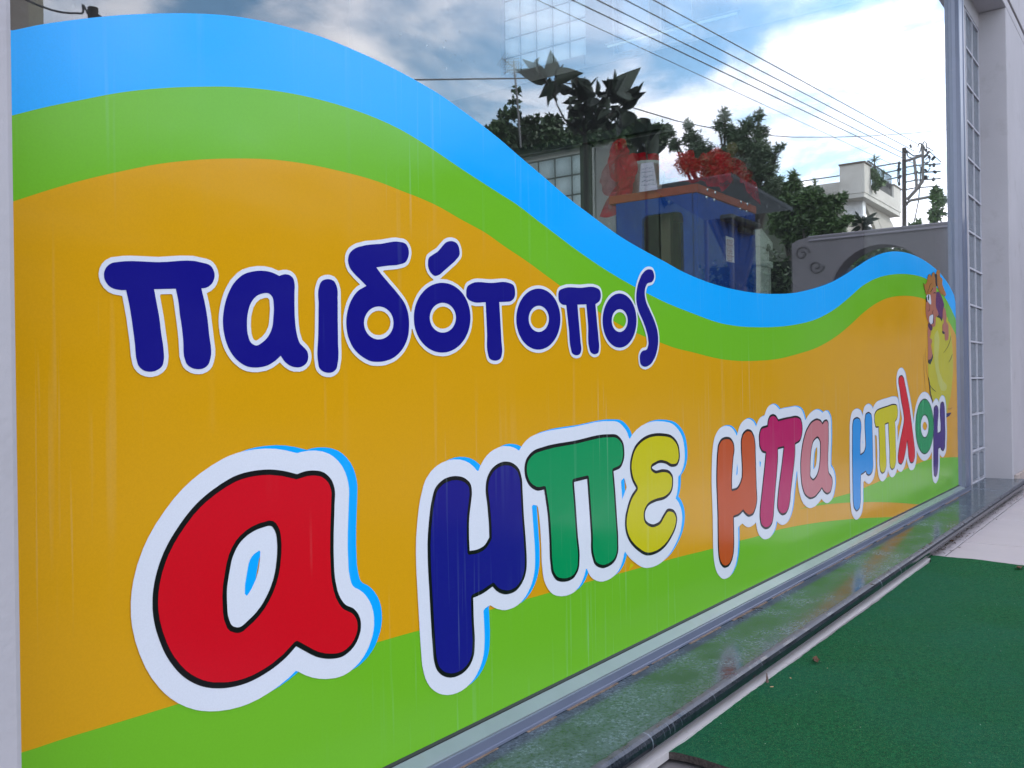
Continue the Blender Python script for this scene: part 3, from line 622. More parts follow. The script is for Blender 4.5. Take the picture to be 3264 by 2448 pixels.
e1 = mk(TE, [(1420, 217), (1470, 228), (1503, 265), (1515, 320), (1512, 365), (1498, 390), (1470, 394), (1440, 378), (1410, 374), (1385, 385), (1368, 398), (1385, 413), (1425, 407), (1455, 412), (1475, 435), (1480, 480), (1470, 530), (1435, 565), (1390, 578), (1350, 600), (1332, 635), (1338, 680), (1370, 698), (1405, 685), (1430, 645), (1455, 615), (1480, 620), (1500, 655), (1498, 700), (1470, 770), (1430, 825), (1385, 855), (1340, 863), (1290, 835), (1250, 790), (1228, 730), (1226, 670), (1240, 600), (1260, 545), (1285, 508, 1), (1265, 470), (1252, 410), (1258, 340), (1285, 275), (1330, 235), (1380, 218)])
m2 = mk(TF, [(205, 365), (160, 378), (132, 420), (118, 500), (112, 620), (110, 750), (115, 900), (120, 1050), (122, 1200), (125, 1350), (132, 1430), (150, 1490), (182, 1520), (215, 1510), (245, 1465), (262, 1400), (268, 1330), (268, 1200), (266, 1078, 1), (310, 1060), (346, 1025, 1), (365, 1050), (395, 1070), (430, 1058), (455, 1010), (470, 940), (467, 800), (462, 650), (458, 500), (455, 420), (440, 345), (415, 305), (385, 298), (350, 325), (330, 380), (327, 450), (332, 560), (336, 650), (334, 720, 1), (318, 770), (290, 812), (250, 824, 1), (250, 730), (255, 640), (262, 550), (271, 480), (265, 425), (248, 388), (228, 370)])
p2 = mk(TF, [(615, 165), (640, 180), (658, 212, 1), (700, 200), (760, 188), (820, 180), (850, 195), (868, 240), (872, 300), (865, 360), (845, 410), (808, 434, 1), (808, 500), (800, 600), (785, 720), (770, 850), (760, 950), (745, 1010), (720, 1050), (695, 1058), (668, 1040), (650, 1000), (648, 940), (655, 850), (670, 730), (685, 620), (703, 463, 1), (655, 477, 1), (655, 560), (645, 700), (632, 850), (622, 980), (615, 1080), (600, 1140), (570, 1175), (540, 1180), (510, 1155), (495, 1100), (493, 1020), (505, 900), (520, 760), (535, 620), (545, 512, 1), (520, 505), (497, 470), (487, 400), (490, 330), (510, 280), (560, 262, 1), (568, 210), (590, 172)])
a2 = mk(TF, [(1048, 240, 1), (1065, 217), (1085, 212), (1098, 230), (1102, 280), (1103, 400), (1098, 550), (1100, 640), (1107, 682), (1125, 705), (1138, 750), (1132, 810), (1115, 860), (1090, 875), (1065, 860), (1042, 825, 1), (1010, 870), (975, 905), (940, 915), (900, 890), (870, 820), (856, 720), (852, 620), (860, 500), (880, 380), (915, 280), (960, 220), (1000, 203), (1030, 215)],
        [(1005, 378), (1020, 400), (1026, 470), (1022, 580), (1010, 660), (990, 710), (965, 735), (948, 720), (942, 650), (945, 550), (955, 460), (975, 400)])
m3 = mk(TG, [(155, 540), (125, 555), (112, 600), (108, 700), (107, 850), (108, 1000), (110, 1150), (113, 1300), (118, 1420), (130, 1475), (152, 1500), (178, 1480), (193, 1420), (196, 1300), (196, 1200), (198, 1130, 1), (225, 1115), (246, 1098, 1), (255, 1125), (278, 1138), (305, 1115), (320, 1060), (320, 950), (318, 800), (314, 650), (310, 550), (300, 505), (275, 487), (250, 500), (237, 550), (235, 640), (240, 750), (240, 850), (225, 890), (193, 915, 1), (192, 830), (196, 720), (202, 640), (195, 580), (180, 548)])
p3 = mk(TG, [(333, 550), (338, 500), (365, 461), (400, 445), (470, 422), (530, 405), (557, 410), (570, 450), (572, 520), (562, 565), (545, 590, 1), (550, 700), (552, 820), (555, 950), (548, 1030), (530, 1070), (515, 1078), (498, 1062), (490, 1020), (488, 900), (480, 750), (475, 605, 1), (443, 618, 1), (448, 750), (453, 900), (457, 1000), (450, 1070), (435, 1105), (415, 1117), (398, 1100), (388, 1050), (385, 900), (380, 760), (375, 645, 1), (355, 650), (338, 610)])
l3 = mk(TG, [(610, 112), (632, 135), (645, 190), (665, 290), (690, 420), (710, 560), (725, 680), (740, 800), (748, 900), (742, 970), (725, 1008), (705, 1010), (690, 980), (676, 880), (667, 790, 1), (655, 880), (640, 950), (625, 1000), (605, 1025), (585, 1015), (573, 960), (578, 890), (595, 780), (615, 680), (634, 560), (625, 480), (605, 370), (590, 260), (578, 180), (583, 135), (598, 115)])
o3 = mk(TG, ell(845, 635, 94, 283), ell(847, 633, 39, 110))
m4 = mk(TG, [(962, 418), (945, 435), (938, 500), (935, 600), (934, 750), (935, 900), (935, 1020), (938, 1100), (945, 1140), (958, 1150), (970, 1135), (980, 1080), (985, 1000), (985, 920), (987, 862, 1), (1005, 850, 1), (1015, 875), (1032, 887), (1048, 865), (1055, 800), (1058, 700), (1055, 600), (1053, 500), (1048, 420), (1038, 388), (1025, 382), (1012, 395), (1003, 440), (1003, 540), (1008, 640), (1000, 690), (980, 700, 1), (978, 650), (982, 570), (988, 500), (982, 440), (972, 422)])
words = [([aR], 0.0265, 0.0068, 0.004, 0.0165), ([m1, p1, e1], 0.0265, 0.0065, 0.004, 0.0150), ([m2, p2, a2], 0.0275, 0.0058, 0.0045, 0.0095), ([m3, p3, l3, o3, m4], 0.0290, 0.005, 0.0045, 0.006)]
names = [('letter_alpha',), ('letter_mu', 'letter_pi', 'letter_epsilon'), ('letter_mu', 'letter_pi', 'letter_alpha'), ('letter_mu', 'letter_pi', 'letter_lambda', 'letter_omicron', 'letter_mu')]
cols = [[('red', (0.74, 0.001, 0.014))], [('navy', (0.013, 0.008, 0.22)), ('green', (0.0, 0.33, 0.10)), ('yellow', (0.70, 0.62, 0.0))], [('burnt_orange', (0.62, 0.09, 0.01)), ('magenta', (0.55, 0.004, 0.12)), ('pink', (0.66, 0.22, 0.24))],
        [('light_blue', (0.02, 0.33, 0.80)), ('yellow', (0.70, 0.62, 0.0)), ('red', (0.58, 0.004, 0.025)), ('green', (0.0, 0.28, 0.11)), ('violet', (0.045, 0.012, 0.20))]]
for (ls, hw, bw, cell, shf), nm, cl in zip(words, names, cols):
    halo = offset_loops(ls, hw, cell)
    flat('blue_shadow', [[(p[0] + shf, p[1] + 0.2 * shf) for p in l] for l in halo], 5, C_BLUE, sign)
    flat('white_rim', halo, 6, C_WHITE, sign)
    for l, n_, (cn, c_) in zip(ls, nm, cl):
        letter(n_, l, 7, C_BLACK, film('film_' + cn, c_), bw, 0.0022 if ls is words[0][0] else 0.003, label=cn.replace('_', ' ') + ' letter with black outline')
flat('spark', [to_plane([(30, 345), (66, 372), (8, 435)], (3.686, 2000, 1700))], 4, film('film_yellow', (0.70, 0.62, 0.0)), sign)

# --- cartoon child leaning over a yellow balloon, printed at the far end
kid = empty('cartoon_child', (2.8, 0, 0)); kid.parent = sign; kid.location = (0, 0, 0)
def kd(name, pts, layer, rgb, cname, sm=True):
    l = to_plane(catmull(pts), ZH); l = [(min(p[0], XR), p[1]) for p in l]
    return flat(name, [l], layer, film('film_' + cname, rgb), kid)
kd('balloon', [(480, 945), (560, 960), (640, 960), (690, 950), (720, 1040), (745, 1150), (770, 1280), (790, 1450), (802, 1620), (808, 1860), (803, 2060), (790, 2210), (775, 2360), (755, 2490), (715, 2640), (690, 2760), (600, 2760), (500, 2700), (430, 2540), (390, 2400), (360, 2240), (345, 2060), (338, 1920), (345, 1780), (405, 1650), (400, 1450), (380, 1350), (395, 1250), (415, 1140), (450, 1060)], 4, (0.60, 0.55, 0.012), 'yellow2')
kd('balloon_shine', [(470, 1260), (510, 1200), (540, 1300), (545, 1500), (530, 1750), (560, 2000), (620, 2150), (690, 2260), (660, 2340), (600, 2340), (545, 2240), (510, 2080), (470, 1900), (450, 1650), (455, 1420)], 5, (0.62, 0.62, 0.12), 'pale_yellow')
INK = (0.02, 0.02, 0.03)
def ink(pts, wdt, layer=8):
    c_ = catmull(pts, closed=False, sub=5); up = []; dn = []
    for i, p in enumerate(c_):
        a = c_[max(i - 1, 0)]; q = c_[min(i + 1, len(c_) - 1)]; d = math.hypot(q[0] - a[0], q[1] - a[1]) + 1e-9
        w_ = wdt * (0.35 + 0.65 * math.sin(math.pi * (i + 0.5) / len(c_)))
        up.append((p[0] - (q[1] - a[1]) / d * w_, p[1] + (q[0] - a[0]) / d * w_)); dn.append((p[0] + (q[1] - a[1]) / d * w_, p[1] - (q[0] - a[0]) / d * w_))
    return flat('ink_line', [to_plane(up + dn[::-1], ZH)], layer, film('film_ink', INK), kid)
SK = (0.50, 0.17, 0.10)
kd('arm', [(335, 1130), (390, 1200), (385, 1270), (370, 1350), (400, 1365), (405, 1440), (390, 1470), (400, 1550), (418, 1650), (400, 1750), (365, 1790), (338, 1765), (333, 1650), (333, 1500), (330, 1350), (328, 1200)], 5, SK, 'skin')
kd('sleeve', [(345, 1065), (415, 1125), (405, 1200), (388, 1208), (355, 1165), (333, 1110)], 6, (0.10, 0.012, 0.075), 'plum')
kd('shirt', [(500, 480), (530, 475), (575, 530), (610, 620), (638, 730), (622, 790), (612, 900), (605, 1000, 1), (585, 1030, 1), (565, 980), (500, 950, 1), (530, 920), (525, 860), (490, 780), (482, 660), (485, 540)], 5, (0.13, 0.02, 0.13), 'purple')
kd('arm', [(635, 765), (660, 800), (675, 880), (685, 960), (680, 1040), (710, 1080), (722, 1200), (722, 1330), (715, 1375, 1), (700, 1390), (685, 1385, 1), (670, 1400), (655, 1370), (645, 1280), (615, 1230), (605, 1150), (610, 1090), (628, 1060), (612, 950), (612, 860), (622, 790)], 6, SK, 'skin')
kd('face', [(300, 640), (310, 530), (370, 500), (420, 400), (480, 380), (490, 480), (482, 600), (490, 780), (525, 870), (520, 920), (490, 950), (480, 1040), (460, 1130), (430, 1140), (390, 1100), (350, 1065), (320, 1000), (295, 900), (290, 780)], 6, SK, 'skin')
HR = (0.48, 0.19, 0.035)
kd('ponytail', [(490, 110), (515, 62), (545, 70), (560, 140), (570, 200), (595, 215), (605, 330), (640, 430), (670, 540), (650, 568, 1), (620, 530), (575, 510), (540, 440), (510, 340), (505, 250)], 6, HR, 'ginger')
kd('hair', [(242, 308, 1), (275, 335), (310, 290), (325, 200), (360, 145), (390, 170), (400, 190, 1), (415, 120), (440, 108), (465, 140), (470, 230), (480, 320), (490, 380), (450, 370), (415, 420), (395, 490), (360, 525), (300, 520), (270, 430), (255, 370)], 7, HR, 'ginger')
kd('hair_band', [(462, 138), (490, 140), (503, 230), (505, 370, 1), (490, 370), (475, 320), (470, 230)], 8, INK, 'ink')
kd('eye', [(310, 545), (330, 525), (365, 525), (385, 600), (380, 715), (345, 680), (320, 640)], 7, (0.75, 0.8, 0.85), 'eye_white')
kd('pupil', ell(303, 620, 13, 50), 8, INK, 'ink'); kd('pupil', ell(340, 582, 12, 52), 8, INK, 'ink')
kd('mouth', [(400, 900), (425, 905), (438, 1000), (432, 1075), (400, 1085)], 7, (0.03, 0.01, 0.09), 'mouth_dark')
kd('teeth', [(360, 940), (420, 905), (424, 1000), (412, 1070), (390, 1088), (365, 1060), (352, 990)], 8, (0.72, 0.77, 0.85), 'eye_white')
kd('shirt_fold', [(500, 948, 1), (535, 915), (560, 940), (600, 985), (587, 1030, 1), (565, 975)], 7, INK, 'ink')
kd('hand_shade', [(595, 1215, 1), (640, 1230), (650, 1262), (620, 1268)], 7, INK, 'ink'); kd('hand_shade', [(425, 1650), (420, 1740), (395, 1800), (378, 1850, 1), (335, 1800), (345, 1760), (385, 1745), (410, 1690)], 6, INK, 'ink')
kd('balloon_tail', [(682, 2768, 1), (775, 2755, 1), (740, 2815), (682, 2845, 1)], 5, (0.05, 0.03, 0.10), 'mouth_dark')
for pts, wd in (([(375, 480), (405, 440), (420, 400)], 5), ([(435, 505), (460, 492), (482, 505)], 7), ([(360, 710), (366, 780), (345, 840), (325, 835)], 3), ([(432, 820), (420, 850), (425, 905)], 4), ([(310, 500), (345, 430), (375, 340), (400, 310)], 3), ([(242, 308), (258, 345), (262, 400), (290, 480)], 3),
                ([(625, 1628), (690, 1540), (735, 1440), (765, 1300)], 3), ([(722, 1805), (760, 1740), (792, 1650)], 3), ([(370, 2240), (410, 2300), (482, 2358)], 5), ([(340, 2090), (362, 2220), (380, 2400), (430, 2560)], 8), ([(250, 1655), (255, 1900), (268, 2150), (285, 2360)], 1.6), ([(285, 1530), (288, 1750), (310, 2000), (340, 2140)], 1.6), ([(330, 185), (345, 150), (375, 145), (392, 190)], 3), ([(400, 190), (418, 120), (440, 106), (465, 135)], 4), ([(700, 2675), (740, 2690), (785, 2660)], 2)):
    ink(pts, wd)

# ------------------------------------------------------------------ things standing behind the glass
def rel(o, pts): return [tuple(Vector(p) - o.location) for p in pts]
cab = empty('toy_cabinet', (3.595, 0.74, 0.03), 'scratched blue box cabinet with orange top rim standing behind the shop window', 'cabinet')
blue = mat('scuffed_blue_paint', (0.004, 0.055, 0.30), 0.6, 0.2, 6, spec=0.12, dirt=((0.10, 0.2, 0.42), 30, 0.64, 0.74, 0.5))
orng = mat('orange_board', (0.36, 0.065, 0.014), 0.6, 0.12, 9, spec=0.15)
dk = mat('dark_cavity', (0.02, 0.018, 0.015), 0.8); scr = mat('zinc_screw', (0.8, 0.8, 0.82), 0.25, metal=0.9)
hx, y0c, y1c, zc = 0.297, -0.185, 0.17, 1.335
b = MB(); t_ = 0.02
b.box(-hx, hx, y0c, y0c + t_, 0, zc)                                          # front board
b.box(hx - t_, hx, y0c + t_ + 0.0005, y1c, 0, zc); b.build('carcass', blue, cab, bevel=0.003, bseg=1)
# side board with the rounded window cut in it (built round the opening)
oy0, oy1, oz1, oz0 = -0.125, 0.055, 1.272, 0.55
side = MB()
def side_board():
    bm = bmesh.new(); outer = [(y0c + t_ + 0.001, 0), (y1c, 0), (y1c, zc), (y0c + t_ + 0.001, zc)]
    hole = []
    rr_ = 0.028
    for cxx, czz, a0 in ((oy1 - rr_, oz0 + rr_, -90), (oy1 - rr_, oz1 - rr_, 0), (oy0 + rr_, oz1 - rr_, 90), (oy0 + rr_, oz0 + rr_, 180)):
        for k in range(5): a = R(a0 + 22.5 * k); hole.append((cxx + rr_ * math.cos(a), czz + rr_ * math.sin(a)))
    polys = [[Vector((p[0], p[1], 0)) for p in outer], [Vector((p[0], p[1], 0)) for p in hole[::-1]]]
    fl = [p for q in polys for p in q]; tri = tessellate_polygon(polys); n = len(fl)
    side.add([(-hx, p.x, p.y) for p in fl] + [(-hx + t_, p.x, p.y) for p in fl], [tuple(t) for t in tri] + [tuple(n + i for i in t[::-1]) for t in tri])
    m0 = len(outer)
    side.add([(-hx, p[0], p[1]) for p in hole] + [(-hx + t_, p[0], p[1]) for p in hole], [(k, (k + 1) % 20, 20 + (k + 1) % 20, 20 + k) for k in range(20)])
side_board(); side.build('side_board', blue, cab)
MB().box(-hx + t_, hx - t_, y0c + t_, y1c, 0, 0.03).box(-hx + t_ + 0.001, hx - t_ - 0.001, y1c - 0.01, y1c, 0.03, zc).build('inner_board', mat('brown_board', (0.05, 0.028, 0.018), 0.7, 0.3, 9), cab)
MB().box(-hx + 0.06, -hx + 0.085, -0.04, 0.0, 0.03, zc - 0.01).build('yellow_upright', mat('yellow_paint', (0.06, 0.045, 0.008), 0.6), cab)
MB().box(-hx - 0.004, hx + 0.004, y0c - 0.004, y1c + 0.03, zc, zc + 0.033).build('top_board', orng, cab, bevel=0.002, bseg=1)
hd = MB().box(-0.16, 0.16, -0.055, 0.0, 0.012, 0.036).box(0.02, 0.15, -0.03, 0.0, -0.012, 0.0115)
ho = hd.build('handle', mat('black_plastic', (0.02, 0.025, 0.022), 0.35), cab, bevel=0.008, bseg=3)
hp = (on_y(2343, 729, 0.555) - cab.location); ho.location = (hp.x, y0c - 0.0005, hp.z)
sp = [(942, 388), (1032, 420), (1336, 530), (1410, 556), (942, 475), (1032, 505), (1336, 610), (1410, 638)]
s0 = None
for u, v in sp:
    q = on_y(2000 + u / 3.686, 500 + v / 3.686, 0.55) - cab.location
    if s0 is None: s0 = MB().lathe([(0.0001, 0.004), (0.005, 0.003), (0.0075, 0.0)], seg=10).build('screw', scr, cab, smooth=True); o = s0
    else: o = dup(s0, cab)
    o.rotation_euler = (R(90), 0, 0); o.location = (q.x, y0c - (0.0045 if v < 560 and q.z > zc else 0.0005), q.z)
# printed notice on the cabinet front
lab = MB(); q0, q1 = on_y(2313, 752, 0.555) - cab.location, on_y(2340, 838, 0.555) - cab.location
lab.box(q0.x, q1.x, y0c - 0.0012, y0c - 0.0002, q1.z, q0.z)
lo = lab.build('notice', mat('white_paper', (0.72, 0.72, 0.73), 0.5), cab)
ln = MB(); rr2 = random.Random(5); z = q0.z - 0.012; w_ = q1.x - q0.x; k = 0
while z > q1.z + 0.004:
    a_ = rr2.uniform(0.05, 0.2) if k % 5 == 0 else 0.07; e_ = rr2.uniform(0.7, 0.93)
    ln.box(q0.x + w_ * a_, q0.x + w_ * e_, y0c - 0.0018, y0c - 0.0013, z - (0.0022 if k % 5 == 0 else 0.0012), z); z -= 0.0042; k += 1
ln.build('print', mat('faded_red_ink', (0.45, 0.15, 0.17), 0.6), lo)

post = empty('white_post', on_y(2424, 900, 1.02) * 1.0, 'white moulded post with sloping cap standing right behind the blue cabinet', 'post'); post.location.z = 0.03
p0 = on_y(2424, 742, 1.02); zt = p0.z - 0.03
wp = mat('cream_gloss', (0.66, 0.70, 0.60), 0.4, 0.06, 4)
MB().add([(-0.13, -0.05, zt + 0.02), (0.075, -0.05, zt - 0.055), (0.075, 0.05, zt - 0.055), (-0.13, 0.05, zt + 0.02), (-0.13, -0.05, zt - 0.10), (0.075, -0.05, zt - 0.10), (0.075, 0.05, zt - 0.10), (-0.13, 0.05, zt - 0.10)],
         [(0, 1, 2, 3), (4, 5, 6, 7), (0, 1, 5, 4), (1, 2, 6, 5), (2, 3, 7, 6), (3, 0, 4, 7)]).build('cap', wp, post, bevel=0.006)
MB().extrude([(-0.045, -0.165), (-0.045, -0.1005), (0.045, -0.1005), (0.045, -0.165)], -0.125, 0.022).build('neck', wp, post).location = (0, 0, zt)
MB().box(-0.13, 0.075, -0.05, 0.05, zt - 0.205, zt - 0.1655).build('collar', wp, post, bevel=0.006)
MB().box(-0.12, 0.05, -0.045, 0.045, 0, zt - 0.2055).build('shaft', wp, post, bevel=0.004)
a_, b_ = on_y(2443, 790, 0.98), on_y(2538, 916, 0.98)
rod = empty('black_rod', (a_ + b_) / 2, 'thin black rod leaning down behind the glass from a round knob at the white post', 'rod')
MB().tube(rel(rod, [a_, a_ + (b_ - a_) * 0.5, b_]), [0.007, 0.006, 0.002], 8).build('shaft', mat('black_plastic', (0.02, 0.025, 0.022)), rod)
MB().lathe([(0.0005, 0.026), (0.019, 0.018), (0.026, 0.0), (0.019, -0.018), (0.0005, -0.026)], seg=14).build('knob', mat('black_plastic', (0.02, 0.025, 0.022)), rod, smooth=True).location = a_ - rod.location

def organza(name, rgb, dens):
    if name in MATS: return MATS[name]
    m = bpy.data.materials.new(name); m.use_nodes = True; t = m.node_tree; p = t.nodes['Principled BSDF']
    p.inputs['Base Color'].default_value = (*rgb, 1); p.inputs['Roughness'].default_value = 0.6; p.inputs['Specular IOR Level'].default_value = 0.1
    tl = tnode(t, 'ShaderNodeBsdfTranslucent'); tl.inputs['Color'].default_value = (*rgb, 1)
    a = tnode(t, 'ShaderNodeMixShader'); a.inputs[0].default_value = 0.5; t.links.new(p.outputs[0], a.inputs[1]); t.links.new(tl.outputs[0], a.inputs[2])
    tr_ = tnode(t, 'ShaderNodeBsdfTransparent'); tr_.inputs['Color'].default_value = (1, 0.62, 0.66, 1)
    wv = tex_noise(t, 900, 1); fold = tex_noise(t, 14, 3)
    f = M_('ADD', maprange(t, fold, 0.35, 0.65, -0.26, 0.26), dens, tree=t)
    s = tnode(t, 'ShaderNodeMixShader'); t.links.new(f, s.inputs[0]); t.links.new(tr_.outputs[0], s.inputs[1]); t.links.new(a.outputs[0], s.inputs[2])
    t.links.new(s.outputs[0], t.nodes['Material Output'].inputs[0]); MATS[name] = m; return m
og = organza('red_organza', (0.75, 0.002, 0.035), 0.66); ogd = organza('dense_red_organza', (0.68, 0.002, 0.025), 0.95)
def sheet(name, T, pts, mapper, m, parent, amp=0.018, freq=9.0, seed=0):
    """crumpled sheer sheet spanned inside an outline"""
    s, a, b0 = T; ol = catmull(pts, sub=6); P = np.array(ol); c = P.mean(0); rings = 9; n = len(ol); vs_, fs = [], []
    for j in range(rings + 1):
        for p in ol:
            q = c + (np.array(p) - c) * (j / rings if j else 0.02)
            v = mapper(a + q[0] / s, b0 + q[1] / s)
            ang = math.atan2(q[1] - c[1], q[0] - c[0])
            r_ = j / rings
            d = amp * (0.7 * r_ * math.sin(ang * freq + seed) + 0.6 * noise.noise(Vector((q[0] * 0.012, q[1] * 0.012, seed))))
            vs_.append(tuple(v + Vector((d, d * 0.8, 0)) - parent.location))
    for j in range(rings):
        for i in range(n): fs.append((j * n + i, j * n + (i + 1) % n, (j + 1) * n + (i + 1) % n, (j + 1) * n + i))
    o = MB().add(vs_, fs).build(name, m, parent, smooth=True); return o
T7, T6 = (3.687, 1650, 380), (3.686, 2000, 500)
def lf(width=0.42, curl=0.15, segs=8):
    """one pointed leaf of unit length along +y: cheap folded blade"""
    vs_, fs = [], []
    for i in range(segs + 1):
        t = i / segs; w_ = width * math.sin(math.pi * (t ** 0.8)) * 0.5 if 0 < t < 1 else 0.0
        zc_ = -curl * t * t
        vs_ += [(-w_, t, zc_ + w_ * 0.35), (0, t, zc_), (w_, t, zc_ + w_ * 0.35)]
    for i in range(segs):
        a = i * 3; fs += [(a, a + 1, a + 4, a + 3), (a + 1, a + 2, a + 5, a + 4)]
    return vs_, fs
leafd = mat('dark_glossy_leaf', (0.010, 0.022, 0.009), 0.7, 0.4, 5, spec=0.25); leafm = mat('mid_green_leaf', (0.06, 0.115, 0.028), 0.5, 0.4, 3); leafo = mat('olive_leaf', (0.08, 0.125, 0.06), 0.55, 0.35, 4)
leafh = mat('hedge_leaf', (0.032, 0.07, 0.018), 0.5, 0.5, 1.5); bark = mat('grey_bark', (0.045, 0.038, 0.03), 0.9, 0.3, 14, 0.5, 60)
big_leaf = None
def place_leaf(parent, base, tip, width=0.42, m=leafd, name='leaf'):
    """a big single leaf object from base to tip (world points)"""
    global big_leaf
    if big_leaf is None:
        v_, f_ = lf(); o = MB().add(v_, f_).build(name, m, parent, smooth=True); big_leaf = o
    else:
        o = big_leaf.copy(); COL.objects.link(o); o.name = name; o.parent = parent
    d = tip - base; L_ = d.length; yax = d / L_
    side_ = yax.cross(Vector((rnd.uniform(-1, 1), rnd.uniform(-1, 1), rnd.uniform(-0.3, 0.3)))).normalized(); zax = side_.cross(yax)
    M4 = Matrix.Identity(4)
    for i, c in enumerate((side_, yax, zax)):
        for k in range(3): M4[k][i] = c[k] * L_ * (width / 0.42 if i == 0 else 1)
    for k in range(3): M4[k][3] = (base - parent.location)[k]
    o.matrix_local = M4; return o

pot = empty('potted_plant', on_x(2062, 590, 3.44), 'white flower pot tied with red organza ribbon on the left end of the blue cabinet', 'potted plant')
pot.location.z = 0.03 + zc + 0.034
mp = lambda u, v: on_x(u, v, 3.42)
MB().lathe([(0.0005, 0.0), (0.05, 0.0), (0.055, 0.01), (0.072, 0.125), (0.078, 0.128), (0.078, 0.142), (0.070, 0.142), (0.066, 0.12), (0.0005, 0.115)], seg=28).build('pot', mat('white_glaze', (0.42, 0.42, 0.40), 0.5, 0.08), pot, smooth=True)
sheet('wrap', T7, [(1310, 420), (1480, 398), (1620, 410), (1700, 450), (1720, 560), (1640, 640), (1560, 560), (1440, 520), (1380, 640), (1330, 850), (1290, 800), (1300, 600)], lambda u, v: on_x(u, v, 3.50), ogd, pot, 0.012)
sheet('ribbon_loop', T7, [(1195, 225), (1110, 290), (1080, 400), (1060, 540), (1170, 740), (1260, 600), (1310, 400), (1290, 290)], lambda u, v: on_x(u, v, 3.38), og, pot, 0.02, 7, 1)
sheet('ribbon_loop', T7, [(1070, 520), (975, 680), (985, 800), (1060, 910), (1180, 760), (1150, 640)], lambda u, v: on_x(u, v, 3.36), organza('thin_red_organza', (0.55, 0.06, 0.08), 0.28), pot, 0.018, 6, 2)
sheet('ribbon_tail', T7, [(1200, 720), (1090, 880), (1020, 1000), (970, 1135, 1), (1080, 1152), (1190, 1110), (1290, 980), (1330, 800), (1400, 480), (1310, 430), (1270, 560)], lambda u, v: on_x(u, v, 3.34), og, pot, 0.02, 8, 3)
sheet('ribbon_knot', T7, [(1230, 560), (1330, 500), (1400, 560), (1360, 760), (1320, 900), (1220, 930), (1190, 760)], lambda u, v: on_x(u, v, 3.37), ogd, pot, 0.015, 6, 4)
# handwritten card hanging over the rim
cd = MB(); cq = [on_x(*p, 3.275) for p in ((2043, 522), (2083, 516), (2096, 604), (2038, 612))]
cd.add(rel(pot, cq + [q + Vector((-0.0012, 0, 0)) for q in cq]), [(0, 1, 2, 3), (7, 6, 5, 4), (0, 1, 5, 4), (1, 2, 6, 5), (2, 3, 7, 6), (3, 0, 4, 7)])
cdo = cd.build('gift_card', mat('lilac_card', (0.66, 0.60, 0.72), 0.6), pot)
hw_ = MB()
for r_ in range(5):
    u = 0.12
    while u < 0.85:
        du = rr2.uniform(0.04, 0.12); v = 0.18 + 0.15 * r_ + rr2.uniform(-0.02, 0.02)
        A_ = lambda uu, vv: (cq[0].lerp(cq[1], uu)).lerp(cq[3].lerp(cq[2], uu), vv) + Vector((-0.002, 0, 0)) - pot.location
        hw_.quad(A_(u, v), A_(u + du, v - 0.01), A_(u + du, v + 0.018), A_(u, v + 0.022)); u += du + rr2.uniform(0.03, 0.08)
hw_.build('handwriting', mat('grey_ink', (0.12, 0.12, 0.2), 0.6), cdo)
MB().tube([tuple(on_x(2060, 500, 3.41) - pot.location), tuple(on_x(2062, 480, 3.43) - pot.location), tuple(on_x(2064, 530, 3.44) - pot.location)], 0.003, 6).build('stem', bark, pot)

bq = empty('ribbon_bouquet', on_y(2300, 585, 0.68), 'wrapped bouquet with loose red organza bow on the right end of the blue cabinet', 'bouquet'); bq.location.z = 0.03 + zc + 0.034
mr = lambda u, v: on_y(u, v, 0.66)
sheet('bow', T6, [(840, 0), (960, -70), (1100, -110), (1190, -20), (1222, 140), (1225, 250), (1130, 395), (1000, 345), (880, 300), (830, 150)], mr, og, bq, 0.03, 8, 5)
sheet('bow', T6, [(960, 40), (1080, -40), (1180, 60), (1215, 200), (1120, 300), (1010, 220)], lambda u, v: on_y(u, v, 0.63), ogd if False else og, bq, 0.02, 6, 6)
sheet('bow', T6, [(400, 60), (560, -40), (760, -60), (850, 40), (850, 280), (700, 300), (560, 250), (440, 220)], lambda u, v: on_y(u, v, 0.74), ogd, bq, 0.025, 8, 7)
sheet('ribbon_tail', T6, [(1150, 0), (1300, 40), (1420, 130), (1480, 260), (1530, 400), (1576, 566, 1), (1440, 420), (1340, 300), (1240, 170)], lambda u, v: on_y(u, v, 0.62), og, bq, 0.02, 5, 8)
sheet('cellophane', T6, [(1180, -120), (1330, -90), (1420, 20), (1450, 160), (1330, 250), (1230, 190), (1180, 60)], lambda u, v: on_y(u, v, 0.70), organza('cellophane', (0.55, 0.58, 0.6), 0.18), bq, 0.02, 9, 9)
fc = on_y(2334, 472, 0.66)
MB().lathe([(0.0005, 0.03), (0.018, 0.02), (0.027, 0.0), (0.02, -0.02), (0.004, -0.04), (0.003, -0.16)], seg=16).build('seed_head', mat('dry_seed_head', (0.10, 0.06, 0.02), 0.9, 0.4, 60, 0.8, 120), bq, smooth=True).location = fc - bq.location

